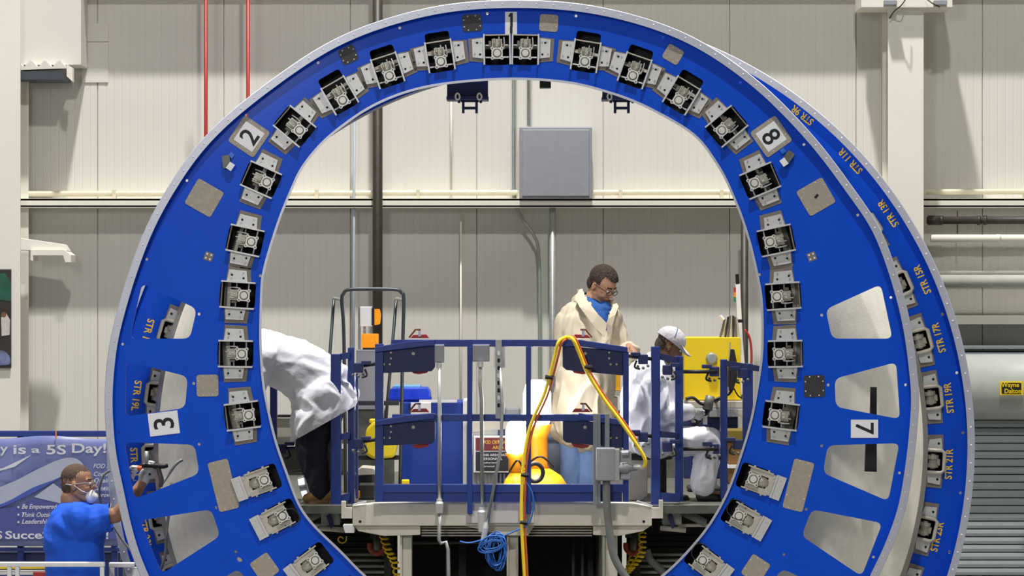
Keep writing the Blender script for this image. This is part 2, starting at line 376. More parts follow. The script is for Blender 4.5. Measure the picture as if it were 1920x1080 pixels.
# roller door
dr = struct('door_1', P(1900, 790, 8.4))
m = MB(); m.tube([P(1700, 725, 8.35), P(2400, 725, 8.35)], 62*S(8.35), 40); obj('drum_housing', m, mat('housing_grey', (172,176,172), .45), dr, smooth=True)
y = 788; k = 0
while y < 1330:
    zt = P(0, y, 8.4).z; zb = max(P(0, y+14.6, 8.4).z, .02); a = P(1700,0,8.4).x; b = P(2400,0,8.4).x; h = zt-zb
    if h < .02: break
    pr = [(zt-.001, .012), (zt-.005, .002), (zt-h*.5, -.004), (zb+.012, .001), (zb+.005, .014)]
    m = MB(); n = len(pr); m.add([V((a, 8.4+q, z)) for z, q in pr]+[V((b, 8.4+q, z)) for z, q in pr], [(i, i+1, n+i+1, n+i) for i in range(n-1)])
    obj('slat', m, SHUT, dr); y += 14.6
obj('curtain_backing', MB().rect(1700, 786, 2400, 1320, 8.45, .02), DUCT, dr)
t = thing('maker_sign', P(1897, 741, 8.0), 'small black and yellow sign with two words on the roller door drum', 'sign')
obj('sign_plate', MB().rect(1875, 715, 1918, 741, 7.95, .012), YEL, t, bevel=.002)
obj('black_field', MB().rect(1878, 718, 1915, 738, 7.947, .003), INK, t)
text('lettering', 'Wayne', 1894, 723, 7.944, 8, 0, YEL, t, .02); text('lettering', 'Dalton', 1899, 733, 7.944, 8, 0, YEL, t, .02)
obj('sign_stem', MB().rect(1892, 720, 1900, 736, 7.96, .06), GREYBOX, t)
# poster on left column
t = thing('photo_poster', P(8, 690, 8.2), 'dark green and brown photo poster with white figure on left column', 'poster')
obj('poster_sheet', MB().rect(-60, 505, 21, 690, 8.22, .012), mat('poster_dark', (44,40,38), .4, var=.5, scale=3), t)
obj('printed_green', MB().prism([(-60,520),(10,512),(21,530),(21,565),(0,562),(-60,560)], 8.216, .002), mat('poster_green', (22,84,66), .4, var=.3, scale=8), t)
obj('printed_white_figure', MB().prism([(2,595),(12,588),(19,600),(18,628),(3,630)], 8.215, .002), mat('poster_white', (198,190,190), .4, var=.2, scale=12), t)
obj('printed_pale_shape', MB().prism(rounded([(-20,655),(10,658),(20,672),(19,684),(-20,686)], 6), 8.215, .002), mat('poster_pale', (110,120,160), .4, var=.5, scale=9), t)
obj('printed_head', MB().prism(circ(7, 590, 5, 10), 8.214, .002), mat('poster_skin', (120,80,60), .5), t)

# ---------------------------------------------------------------- banner on blue rack
YB = 4.0
t = thing('blue_rack', P(100, 1060, YB), 'blue painted steel rack frame carrying the printed banner at lower left', 'rack')
obj('top_rail', MB().rect(-60, 808, 225, 819, YB+.05, .06), NAVY, t, bevel=.004)
obj('bottom_rail', MB().rect(-60, 1027, 225, 1034, YB+.05, .06), NAVY, t, bevel=.004)
obj('lower_shelf', MB().rect(-60, 1036, 225, 1052, YB+.2, .5), NAVY2, t, bevel=.004)
zf = P(0, 812, YB).z
for x in (-50, 38, 214):
    a = P(x, 812, YB+.11); obj('post', MB().box((a.x, a.y+.03, a.z/2), (.05, .06, a.z)), NAVY, t, bevel=.004)
t = thing('printed_banner', P(100, 1024, YB), 'blue vinyl banner reading is a 5S Day hung from blue rack', 'banner')
m = MB(); nx, ny = 40, 12
def wav(u, v): return .012*math.sin(u*19+v*3)*(.3+.7*v)+.008*math.sin(v*8+u*5)
vs = []
for j in range(ny+1):
    for i in range(nx+1):
        u, v_ = i/nx, j/ny; q = P(-60+285*u, 820+204*v_+3*math.sin(u*9)*(1-v_), YB); q.y += wav(u, v_); vs.append(q)
m.add(vs, [(j*(nx+1)+i, (j+1)*(nx+1)+i, (j+1)*(nx+1)+i+1, j*(nx+1)+i+1) for j in range(ny) for i in range(nx)])
BAN = mat('banner_blue_print', (108,118,172), .35, var=.12, scale=2.2)
o = obj('vinyl_sheet', m, BAN, t, smooth=True); o.modifiers.new('s', 'SOLIDIFY').thickness = .002
PALE = mat('banner_pale_print', (172,178,200), .4, var=.05, scale=6); MID = mat('banner_mid_print', (66,88,178), .4, var=.1, scale=6); LTX = mat('banner_white_print', (214,216,224), .5, var=.02)
DEEP = mat('banner_deep_print', (74,82,150), .4, var=.06, scale=4)
YBf = YB-.024
obj('printed_panel', MB().prism([(-60,958),(40,950),(70,930),(120,905),(225,930),(225,1012),(-60,1012)], YBf, .001), DEEP, t)
obj('printed_wing', MB().prism([tuple(q[:2]) for q in spline([(-60,935,0),(20,905,0),(70,880,0),(110,862,0),(135,858,0),(152,866,0),(155,880,0),(120,892,0),(80,910,0),(30,938,0),(-60,962,0)],4)], YBf-.001, .001), PALE, t)
obj('printed_swoosh', MB().prism([tuple(q[:2]) for q in spline([(-60,965,0),(10,942,0),(60,915,0),(100,900,0),(122,890,0),(100,903,0),(60,925,0),(10,948,0),(-60,975,0)],4)], YBf-.002, .001), MID, t)
obj('printed_tail', MB().prism([(64,932),(100,906),(125,925),(118,945)], YBf-.0015, .001), PALE, t)
obj('printed_streak', MB().prism([(-60,885),(5,878),(60,852),(28,875),(-60,900)], YBf-.0015, .001), LTX, t)
for s_, a_, b_ in (('y',0,15),('is',25,49),('a',59,75),('5S',87,124),('Day!',135,199)): text('lettering', s_, (a_+b_)/2, 843+(3 if s_=='y' else 2 if s_=='a' else 0), YBf-.003, {'y':16,'a':12}.get(s_,17), 0, LTX, t, .018, wpx=b_-a_)
for i, s_ in enumerate(('Be Empowered', 'Think Outside', 'Leadership')):
    text('lettering', s_, 40+(34,32,27)[i], 951+i*14, YBf-.003, 8.5, 0, LTX, t, .01, .3, wpx=(66,62,52)[i])
    obj('bullet', MB().prism(circ(34.5, 951+i*14, 2, 10), YBf-.003, .001), LTX, t)
for i, s_ in enumerate(('FOD Safety', 'Control', 'Quality', 'Continuous', 'Improvement')):
    text('lettering', s_, 175+[26,20,20,26,28][i], 875+i*13.5, YBf-.003, 8, 0, LTX, t, .005, .3, wpx=[52,38,38,52,56][i])
for s_, a_, b_ in (('5S',-16,4),('SucceSS',10,106),('!',199,203)): text('lettering', s_, (a_+b_)/2, 1003, YBf-.003, 14, 0, LTX, t, .02, wpx=b_-a_)
obj('orange_tie', MB().tube([P(105, 807, YB-.02), P(105, 822, YB-.02)], .006, 6), ORG, t)
# ---------------------------------------------------------------- front ring
U = S(0)
C0 = (958, 766)
outer_pts = [(1722,720),(1703,587),(1657,443),(1603,357),(1520,249),(1410,142),(1280,60),(1120,12),(955,0),(800,15),(640,67),(500,156),(383,257),(303,370),(253,477),(210,620),(197,720),(197,787),(203,853),(217,920),(233,993),(260,1073),(330,1210),(440,1340),(620,1460),(800,1515),(958,1530),(1120,1515),(1300,1455),(1480,1330),(1590,1200),(1647,1080),(1667,1040),(1697,960),(1713,870),(1722,780)]
C1 = (958, 640)
inner_pts = [(960,150),(1060,156),(1130,172),(1200,197),(1280,240),(1313,267),(1337,300),(1357,333),(1370,362),(1387,403),(1405,460),(1420,527),(1426,567),(1427,653),(1419,720),(1405,793),(1387,853),(1363,920),(1330,980),(1290,1030),(1238,1080),(1150,1140),(1060,1170),(960,1180),(860,1170),(770,1140),(690,1082),(640,1032),(593,987),(563,947),(540,887),(520,830),(507,777),(496,720),(491,650),(491,600),(493,533),(497,507),(510,460),(530,400),(547,360),(565,320),(600,275),(640,240),(700,200),(770,172),(850,157)]
RO = polar(outer_pts, C0, 320); RI = polar(inner_pts, C1, 320)
cut = [[(266,531),(369,579),(356,635),(243,635)], [(236,677),(352,706),(347,765),(235,781)], [(233,829),(365,834),(374,888),(252,936)], [(262,976),(396,955),(413,1005),(303,1076)], [(365,1118),(447,1066),(478,1112),(410,1180)],
       [(1652,533),(1674,635),(1560,635),(1548,580)], [(1565,710),(1681,679),(1688,786),(1567,763)], [(1552,835),(1687,831),(1666,940),(1543,887)], [(1522,955),(1655,981),(1616,1081),(1503,1005)], [(1466,1066),(1540,1100),(1500,1178),(1436,1112)]]
typeA = [(932,93,91,0),(985,93,89,0),(825,104,99,1),(1098,104,81,1),(727,131,108,1),(1190,131,71,1),(637,178,120,1),(1278,178,59,1),(553,237,140,2),(1362,237,40,2),(490,337,156,2),(1425,339,23,2),(460,451,168,2),(1455,451,12,2),(446,553,176,2),(1468,555,4,2),(442,663,179,2),(1472,663,1,2),(455,779,187,2),(1464,779,-7,2)]
typeB = [(497,899,200),(531,966,207),(592,1049,217),(1411,897,-20),(1384,966,-29),(1316,1049,-37),(655,1112,228),(1262,1112,-48)]
pockA = {0:(-29,29), 1:(-31,44), 2:(-33,34)}
fr = thing('fuselage_ring', P(958, 1530, 0), 'large bright blue assembly ring in front with clamp brackets and numbers', 'ring')
loops = [pl(C0, RO, -13), pl(C1, RI, 4)]+[rounded(c, 13) for c in cut]
for x, y, a, v_ in typeA:
    y0_, y1_ = pockA[v_]; loops.append(rounded([rpt(x, y, dx, dy, a) for dx, dy in ((-23,y0_),(23,y0_),(23,y1_),(-23,y1_))], 6, 3))
for x, y, a in typeB: loops.append(rounded([rpt(x, y, dx, dy, a) for dx, dy in ((-24,-27),(24,-27),(24,30),(-24,30))], 8, 3))
edge_holes = []
for k in range(28):
    a = 2*PI*k/28+.06; i = int(a/(2*PI)*320) % 320; r = RO[i]-24
    edge_holes.append((C0[0]+r*math.cos(a), C0[1]-r*math.sin(a)))
for x, y in edge_holes: loops.append(circ(x, y, 2.8, 8))
for x, y in ((373,589),(363,719),(373,833),(405,952),(442,1035),(1541,591),(1553,722),(1541,836),(1512,955),(1470,1040),(488,517),(1424,515)): loops.append(circ(x, y, 3, 8))
obj('ring_plate', plate_mesh(loops, 0, .02), BLUE, fr)
m = MB(); shell(m, [(pl(C0, RO, -15), -.085), (pl(C0, RO, -1), -.085), (pl(C0, RO, 0), -.08), (pl(C0, RO, 0), .14), (pl(C0, RO, -3), .14), (pl(C0, RO, -3), -.075), (pl(C0, RO, -15), -.075)])
obj('outer_flange', m, SILV, fr, smooth=False)
m = MB(); band(m, pl(C0, RO, -14), -.074, pl(C0, RO, -14.5), 0); obj('flange_web', m, BLUE, fr)
m = MB(); shell(m, [(pl(C1, RI, 0), -.03), (pl(C1, RI, 4.5), -.03), (pl(C1, RI, 4.5), .34), (pl(C1, RI, 0), .34)]); obj('inner_lip', m, SILV, fr)
m = MB()
for k in range(150):
    i = k/150*320; j = int(i); r = RO[j]-8; a = 2*PI*i/320; q = P(C0[0]+r*math.cos(a), C0[1]-r*math.sin(a), -.085)
    m.ball(q, (.007,.005,.007), 8, 4)
obj('rivet', m, SILV2, fr, kind='stuff')
# thin seam line round the flange rim
# bracket sub-part meshes in a local frame: x tangential, y outward, z to the camera (units: photo px * U)
def L(mb): 
    for q in mb.v: q *= U
    return mb
def rp2(pts, z0, z1, mb=None, mi=0):
    mb = mb or MB(); n = len(pts)
    mb.add([V((x,y,z1)) for x,y in pts]+[V((x,y,z0)) for x,y in pts], [tuple(range(n)), tuple(range(2*n-1,n-1,-1))]+[(i, n+i, n+(i+1)%n, (i+1)%n) for i in range(n)], mi); return mb
def lm(name, mb, m, smooth=False):
    L(mb); return mb.mesh(name, V((0,0,0)), smooth, m if isinstance(m, (list,tuple)) else [m])
def pocket(x0_, x1_, y0_, y1_, dep):
    mb = MB(); lp = rounded([(x0_,y0_),(x1_,y0_),(x1_,y1_),(x0_,y1_)], 6, 3); n = len(lp)
    mb.add([V((x,y,-1)) for x,y in lp]+[V((x,y,-dep)) for x,y in lp], [(i, n+i, n+(i+1)%n, (i+1)%n) for i in range(n)]+[tuple(range(n,2*n))]); return mb
def wing(sg):
    p = [(25*sg,-17),(46*sg,-14),(47*sg,19),(25*sg,22)]
    if sg < 0: p.reverse()
    mb = rp2(p, 1.5, 6)
    for x, y in ((31,14),(40,15),(42,-8)): mb.lathe([(1.7,0),(1.7,2)], (x*sg, y, 6), 8, 1)
    for x, y in ((32,-9),(37,13)): mb.lathe([(2.2,0),(2.2,.4)], (x*sg, y, 6), 10, 2)
    return mb
def pad(sg, top=24):
    p = [(22*sg,-24),(52*sg,-21),(54*sg,21),(24*sg,top)]
    if sg < 0: p.reverse()
    return rp2(p, .2, 1.6)
def cheek(sg, y0_, y1_): return MB().box(V((24.2*sg, (y0_+y1_)/2, 9)), (2.8, y1_-y0_, 24))
def capm(y):
    mb = rp2([(x, y+q) for x, q in rounded([(-10.5,-10.5),(10.5,-10.5),(10.5,10.5),(-10.5,10.5)], 2, 2)], 12, 19)
    for sx in (-1,1):
        for sy in (-1,1): mb.lathe([(3.2,0),(3.2,7.2)], (sx*9, y+sy*9, 12), 10); mb.lathe([(1.3,0),(1.3,.5)], (sx*9, y+sy*9, 19.3), 8, 1)
    mb.lathe([(8,0),(8,1.0)], (0, y, 19), 20, 1); mb.lathe([(6.6,0),(6.6,1.6),(5.8,2.4)], (0, y, 19), 20)
    return mb
def cylm(y0_, y1_):
    mb = MB(); mb.tube([V((0,y0_,8)), V((0,y0_+4,8))], 8, 12); mb.box(V((0,(y0_+y1_)/2+2,5)), (19,y1_-y0_-4,16)); mb.cyl(V((0,y0_+4,12)), V((0,y1_-2,12)), 7.5, 10); mb.box(V((-5,y1_-4,15)), (2,9,8)); mb.box(V((4,y1_-2,15)), (2,12,6)); mb.box(V((-13,y1_-8,2)), (5,10,8), mi=1); mb.box(V((13,y0_+8,2)), (4,8,8), mi=1); return mb
def dets(yc):
    mb = MB(); mb.cyl(V((-22,yc-7,6)), V((22,yc-7,6)), 1.5, 8); mb.cyl(V((-22,yc+16,2)), V((22,yc+16,2)), 1.3, 8)
    mb.ball(V((2,yc+17,19)), (2.2,3,2.5)); mb.tube([V((13,yc+30,10)), V((14,yc+18,14)), V((13,yc+8,12))], 1.1, 6); return mb
SILVC = mat('cap_aluminium', (214,212,208), .45, .2, var=.04, scale=30)
CYLM = mat('cylinder_steel', (166,162,152), .4, .35, var=.12, scale=30)
meA = {}
for v_ in (0,1,2):
    y0_, y1_ = pockA[v_]; yc = {0:-8,1:-13,2:-13}[v_]; ct = {0:28,1:27,2:31}[v_]
    meA[v_] = [('pocket', lm('pocket', pocket(-23,23,y0_,y1_,42), POCK)), ('side_plate', lm('side_plate', cheek(1,y0_,ct), SILV2)), ('side_plate', lm('side_plate', cheek(-1,y0_,ct), SILV2)),
      ('end_cap', lm('end_cap', capm(yc), [SILVC, DKPL])), ('cylinder', lm('cylinder', cylm(yc+8, yc+27), [CYLM, PAD])), ('pin', lm('pin', dets(yc), SILV2)),
      ('top_frame', lm('top_frame', MB().box(V((0, ct-1, 3)), (46, 2.2, 8)), PAD if v_ == 2 else TAN2))]
meW = {s_: (lm('mounting_wing', wing(s_), [SILV2, ZINC, POCK])) for s_ in (-1,1)}
meP = {s_: (lm('mounting_pad', pad(s_), PAD)) for s_ in (-1,1)}
def child(name, me, par):
    o = bpy.data.objects.new(name, me); COL.objects.link(o); o.parent = par; return o
def frame_mat(px, py, Y, ang):
    a = math.radians(ang); o = V((math.cos(a),0,math.sin(a))); t_ = V((math.sin(a),0,-math.cos(a))); z = V((0,-1,0))
    M = Matrix((t_, o, z)).transposed().to_4x4(); M.translation = P(px, py, Y); return M
for n_, (x, y, a, v_) in enumerate(typeA):
    b = bpy.data.objects.new('clamp_bracket', meA[v_][0][1]); COL.objects.link(b); b.parent = fr
    b.matrix_local = Matrix.Translation(-ORI[fr.name]) @ frame_mat(x, y, 0, a)
    for nm, me in meA[v_][1:]: child(nm, me, b)
    for s_ in (-1,1):
        if (n_ == 0 and s_ == 1) or (n_ == 1 and s_ == -1): continue
        child('mounting_wing', meW[s_], b); child('mounting_pad', meP[s_], b)
def slotplate():
    # lower bracket plate with a slot for the roller
    cu_o = rounded([(-20,-10),(20,-10),(20,40),(-20,40)], 2, 1); mb = MB()
    mb.box(V((-15.5,15,5)), (9,50,3)); mb.box(V((15.5,15,5)), (9,50,3)); mb.box(V((0,34,5)), (22,12,3))
    for s_ in (-1,1):
        mb.box(V((21*s_,9,6)), (2.5,50,8)); mb.box(V((23.5*s_,-4,6)), (3,4,4)); mb.box(V((23.5*s_,24,6)), (3,4,4))
    return mb
def slotflange():
    mb = MB().box(V((0,50,6)), (45,19,3)); mb.box(V((0,42,9)), (45,3.5,4)); mb.box(V((0,58,8)), (45,3,4))
    for x, y in ((-15,50),(15,50),(-15,36),(15,36)): mb.lathe([(1.6,0),(1.6,1.5)], (x,y,7.5), 8)
    return mb
meB = [('clamp_bracket', lm('pocket', pocket(-24,24,-27,30,42), POCK)), ('slide_plate', lm('slide_plate', slotplate(), TAN2)), ('slide_flange', lm('slide_flange', slotflange(), SILV2)),
       ('roller', lm('roller', MB().tube([V((0,4,3)),V((0,22,3)),V((0,27,2)),V((0,29,0))],[10,10,8,4],16), CYLM, True)), ('end_cap', lm('end_cap', capm(0), [SILVC, DKPL]))]
for k, (x, y, a) in enumerate(typeB):
    b = bpy.data.objects.new('slide_bracket', meB[0][1]); COL.objects.link(b); b.parent = fr
    b.matrix_local = Matrix.Translation(-ORI[fr.name]) @ frame_mat(x, y, 0, a)
    for nm, me in meB[1:]: child(nm, me, b)
    if k in (4, 5, 1): child('loop_wire', lm('loop_wire', MB().tube(spline([(4,10,20),(8,-6,20),(2,-24,14),(-18,-26,10),(-26,-10,8),(-18,6,8)],5), .8, 6), DKPL), b)
# cover plates
def screws(mb, pts, Y, r=1.6):
    for x, y in pts: mb.ball(P(x, y, Y), (r*U, .003, r*U), 8, 4)
covers = [(383,371,54,56,150,TAN),(1530,369,54,56,30,TAN),(885,43,36,32,94,DKPL),(1029,43,35,32,86,TAN),(653,103,32,30,115,DKPL),(1262,102,33,30,60,TAN),(389,723,41,41,181,TAN),(1527,724,41,39,2,DKPL),
          (419,910,95,39,194,TAN),(1497,910,95,39,-14,TAN),(496,1064,44,40,215,TAN),(1417,1067,44,40,-33,TAN)]
for x, y, w_, h_, a, m_ in covers:
    o = obj('cover_plate', MB().prism(rounded(quad(x,y,w_,h_,a), 5, 2), -.006, .006), m_, fr)
    sm = MB(); screws(sm, [rpt(x, y, dx*w_*.5-dx*3, dy*h_*.5-dy*3, a) for dx, dy in ((-1,-.5),(-1,.5),(1,-.5),(1,.5),(-.5,1),(.5,1),(-.5,-1),(.5,-1))], -.007)
    obj('screw', sm, SILV2, o, kind='stuff')
obj('slot_mark', MB().prism(quad(1531,368,5,9,50), -.0075, .002), INK, fr)
# number plates
for txt, x, y, w_, h_, a, hp, back in (('2',467,256,42,42,146,34,True),('8',1446,256,42,42,35,34,True),('3',307,794,43,56,187,37,False),('7',1621,804,34,51,0,33,False)):
    if back:
        o = obj('backing_plate', MB().prism(rounded(quad(x,y,58,58,a), 6, 3), -.006, .006), TAN, fr); sm = MB()
        screws(sm, [rpt(x, y, dx, dy, a) for dx, dy in ((-25,-12),(-25,12),(25,-12),(25,12),(-12,25),(12,25),(-12,-25),(12,-25))], -.007); obj('screw', sm, SILV2, o, kind='stuff')
    o = obj('number_plate', MB().prism(quad(x,y,w_,h_,a), -.0085, .0085 if not back else .0025), WHT, fr, label='white sticker with black digit '+txt)
    me = text_mesh(txt, hp*U, bold=.012); me.transform(Matrix.Translation(P(x,y,-.0092)) @ Matrix.Rotation(PI/2,4,'X') @ Matrix.Rotation(math.radians(a-90),4,'Z'))
    obj('digit', me, INK, o)
o = obj('number_plate', MB().rect(947,22,969.5,65,-.006,.006), WHT, fr, label='narrow white plate with black digit 1 and black centre line')
obj('digit', MB().prism([(957,24),(961.5,24),(961.5,50),(956.5,50),(956.5,31),(953.5,32),(953.5,29)], -.0075, .001), INK, o)
obj('centre_line', MB().rect(956, 50, 961, 65, -.0075, .001), INK, o)
# small latches, square inserts
for x, y, a, s_ in ((424,305,150,1),(1478,297,30,-1)):
    o = obj('latch_body', MB().prism(rounded(quad(x,y-2,14,24,a-55*s_ if s_>0 else a+25), 2, 2), -.05, .05), GMET, fr)
    obj('latch_pad', MB().prism(quad(x+8*s_, y+7, 14, 11, 145 if s_>0 else 35), -.07, .02), WHT, o)
    obj('latch_tab', MB().prism(quad(x+10*s_, y-14, 9, 9, 145 if s_>0 else 35), -.015, .015), mat('light_blue_tab', (30,110,220), .4), o)
for x, y, a in ((391,481,160),(1522,481,20)):
    o = obj('square_insert', MB().prism(quad(x,y,16,16,a), -.002, .004), PAD, fr); sm = MB()
    screws(sm, [rpt(x,y,dx,dy,a) for dx, dy in ((-4,-4),(4,-4),(-4,4),(4,4))], -.004, 2); obj('screw', sm, WHT, o, kind='stuff')
obj('scratch_patch', MB().prism(rounded([(446,1044),(452,1047),(455,1052),(449,1054),(444,1049)],2), -.0008, .0008), TAN, fr)

# ---------------------------------------------------------------- barrel (skin) between the rings
YK = 1.3; CB = (1014, 835)
def cpts(r, n=320): return [(CB[0]+r*math.cos(2*PI*i/n), CB[1]-r*math.sin(2*PI*i/n)) for i in range(n)]
bs = thing('barrel_section', P(1000, 1500, .8), 'grey tan tapered barrel skin held between the two blue rings', 'fuselage')
m = MB()
f0 = pl(C1, RI, 66); 
shell(m, [(f0, .1), (cpts(716), .98), (cpts(722), 1.1), (cpts(722), 1.24), (cpts(711), 1.24), (cpts(711), 1.1), (cpts(710), .98), ([(x*1, y) for x, y in pl(C1, RI, 60)], .1)])
sk = obj('barrel_skin', m, CONE, bs, smooth=True); sk.data.set_sharp_from_angle(angle=math.radians(25))
m = MB(); shell(m, [(cpts(716), 1.0), (cpts(726), 1.0), (cpts(726), 1.06), (cpts(716), 1.06)]); obj('polished_rim', m, mat('polished_rim', (196,194,186), .18, .8, var=.03), bs)
# hangers inside the crown of the barrel
for x0_, x1_, yb, cx_ in ((838,915,187,880),(1130,1193,187,1165)):
    o = obj('hanger_box', MB().rect(x0_, 118, x1_, yb-6, 1.05, .12), NAVY2, bs, bevel=.006)
    obj('hanger_flange', MB().rect(x0_-1, yb-7, x1_+1, yb, 1.0, .22), NAVY2, o, bevel=.004)
    for dx in (-22, 19): obj('eye_bolt', MB().tube(spline([P(cx_+dx+4*math.cos(t), yb-6+6*math.sin(t), 1.0) for t in (0,1,2,3,4,5)], 3, True), .006, 6, close=True), WHT, o)
    cl = MB()
    for dx in (-14, 11): cl.rect(cx_+dx, yb, cx_+dx+5, yb+25, 1.05, .05)
    cl.rect(cx_-16, yb-1, cx_+18, yb+4, 1.05, .06); cl.rect(cx_-14, yb+13, cx_+14, yb+18, 1.07, .03); cl.rect(cx_-22, yb-2, cx_-17, yb+6, 1.05, .04); cl.rect(cx_+19, yb-2, cx_+24, yb+6, 1.05, .04)
    obj('clevis', cl, NAVY2, o, bevel=.003)
obj('sensor_block', MB().rect(1012, 118, 1033, 165, 1.1, .08), BLK, bs, bevel=.004)
# black stop strap behind right cutouts
obj('stop_strap', MB().prism([(1633,726),(1644,726),(1644,885),(1622,884),(1624,830),(1631,828)], .32, .05), BLK, bs)

# ---------------------------------------------------------------- back ring
UB = S(YK)
br = thing('fuselage_ring', P(1014, 1649, YK), 'second blue ring behind with yellow stencilled STR numbers', 'ring')
loops = [cpts(802), cpts(702)]
angB = [-30.5, -21.5, -12.2, -2.3, 7.0, 15.4, 24.2, 33.7, 42.5, 52, 62, 154, 163, 172.4, 181.6, 190.6, 199.6]
for k in range(44):
    a = 2*PI*k/44+.03
    if not .42 < a < 1.05: loops.append(circ(CB[0]+792*math.cos(a), CB[1]-792*math.sin(a), 3, 8))
for a in angB:
    ar = math.radians(a); rb = 738 if a < 90 else 727; x, y = CB[0]+rb*math.cos(ar), CB[1]-rb*math.sin(ar)
    loops.append(rounded([rpt(x, y, dx, dy, a) for dx, dy in ((-21,-20),(21,-20),(21,22),(-21,22))], 8, 3))
obj('ring_plate', plate_mesh(loops, YK, .02), BLUE, br)
m = MB(); shell(m, [(cpts(800), YK-.085), (cpts(813), YK-.085), (cpts(814), YK-.08), (cpts(814), YK+.14), (cpts(811), YK+.14), (cpts(811), YK-.075), (cpts(800), YK-.075)]); obj('outer_flange', m, SILV, br)
m = MB(); shell(m, [(cpts(700), YK-.03), (cpts(704), YK-.03), (cpts(704), YK+.3), (cpts(700), YK+.3)]); obj('inner_lip', m, SILV, br)
m = MB(); band(m, cpts(801), YK-.074, cpts(801), YK); obj('flange_web', m, BLUE, br)
m = MB()
for k in range(150):
    a = 2*PI*k/150; m.ball(P(CB[0]+807*math.cos(a), CB[1]-807*math.sin(a), YK-.085), (.007,.005,.007), 8, 4)
obj('rivet', m, SILV2, br, kind='stuff')
def Lb(mb, nm, m_, sm=False):
    for q in mb.v: q *= UB*.84
    return mb.mesh(nm, V((0,0,0)), sm, m_ if isinstance(m_, (list,tuple)) else [m_])
def bwing(s_):
    p = [(27*s_,-16),(48*s_,-13),(52*s_,14),(27*s_,17)]
    if s_ < 0: p.reverse()
    mb = rp2(p, 2, 6); mb.lathe([(3,0),(3,.5)], (40*s_, 8, 6), 10, 1); return mb
def bpad(s_):
    p = [(24*s_,-22),(58*s_,-20),(60*s_,18),(26*s_,20)]
    if s_ < 0: p.reverse()
    return rp2(p, .3, 2)
fm = MB(); fm.tube([V((-25,-24,10)), V((-25,14,10)), V((-20,21,10)), V((20,21,10)), V((25,14,10)), V((25,-24,10))], 4.4, 10)
meK = [Lb(pocket(-26,26,-22,24,40), 'pocket', POCK), Lb(fm, 'guard_frame', TAN2, True), Lb(MB().tube([V((-17,-3,2)),V((-14,-3,2)),V((-14,-3,2)),V((-5,-3,2)),V((-5,-3,2)),V((5,-3,2)),V((5,-3,2)),V((14,-3,2)),V((14,-3,2)),V((17,-3,2))],[6,6,13,13,10,10,13,13,6,6],12).box(V((2,8,4)),(14,8,10)), 'roller', CYLM)]
meKw = {s_: (Lb(bwing(s_), 'mounting_wing', [SILV2, POCK]), Lb(bpad(s_), 'mounting_pad', PAD)) for s_ in (-1,1)}
for a in angB:
    ar = math.radians(a); rb = 738 if a < 90 else 727; x, y = CB[0]+rb*math.cos(ar), CB[1]-rb*math.sin(ar)
    b = bpy.data.objects.new('roller_bracket', meK[0]); COL.objects.link(b); b.parent = br
    b.matrix_local = Matrix.Translation(-ORI[br.name]) @ frame_mat(x, y, YK, a)
    child('guard_frame', meK[1], b); child('roller', meK[2], b)
    for s_ in (-1,1): child('mounting_wing', meKw[s_][0], b); child('mounting_pad', meKw[s_][1], b)
for txt, x, y in (('STR 9R',1504,216),('STR 11R',1594,302),('STR 13R',1665,400),('STR 15R',1729,524),('STR 17R',1760,633),('STR 19R',1779,746),('STR 21R',1779,870),('STR 23R',1757,1006),('STR 17L',276,626),('STR 19L',256,742),('STR 21L',252,868),('STR 23L',273,1000)):
    a = math.degrees(math.atan2(CB[1]-y, x-CB[0])); text('stencil_lettering', txt, x, y, YK-.003, 13, a+90, YTXT, br, .022, wpx=9.0*len(txt)-6)
# cradle below the frame carrying both rings
t = thing('ring_cradle', (0,.5,0), 'grey steel cradle on the floor below the rings', 'cradle')
obj('cradle_beam', MB().box((-.1,.5,.2), (4.4,1.9,.4)), GMET, t, bevel=.02)
zr = P(958,1530,0).z
obj('saddle', MB().box((0,0,.5), (1.2,.16,.36)), GMET, t); obj('saddle', MB().box((.2,1.3,.42), (1.2,.2,.1)), GMET, t)
obj('saddle', MB().box((.1,.95,.55), (1.0,.2,.5)), GMET, t)
# ---------------------------------------------------------------- work stand inside the rings
YS = 2.3; ZD = 2.4                                     # front edge of the stand, deck height
def Z(py, Y): return P(0, py, Y).z
def X(px, Y): return P(px, 0, Y).x
def yb_(Y): return 540+1.598*F/(D+Y)                  # photo row where something at depth Y meets the deck
t = thing('work_platform', (0, 4, 0), 'cream painted work platform beam and deck inside the rings', 'platform')
m = MB(); m.prism([(661,948),(700,944),(960,938),(1190,944),(1222,950),(1222,986),(661,986)], YS, .12); obj('front_beam', m, WPAINT, t, bevel=.006)
obj('deck', MB().box((0.02, 2.52, ZD-.03), (3.3, .2, .06)), GMET, t); obj('rear_deck', MB().box((0.02, 4.6, ZD-.03), (4.3, 3.9, .06)), GMET, t)
for lp in ([(664,986),(788,986),(788,1003),(720,1005),(672,996)], [(1112,986),(1220,986),(1206,996),(1160,1005),(1112,1003)], [(872,986),(1002,986),(990,1004),(944,1004)]): obj('lower_lip', MB().prism(lp, YS+.03, .08), WPAINT, t, bevel=.004)
obj('centre_plate', MB().rect(874, 938, 1002, 981, YS-.03, .03), WHT if False else mat('centre_plate_white', (226,224,222), .5, var=.04), t, bevel=.004)
for x, y in ((675,978),(1207,978)): obj('bolt_hole', MB().prism(circ(x, y, 2.8, 10), YS-.002, .004), INK, t)
for y in (988, 993, 998, 1003): obj('under_rail', MB().rect(790, y, 1110, y+2.5, YS+.1, .4), TAN2, t)
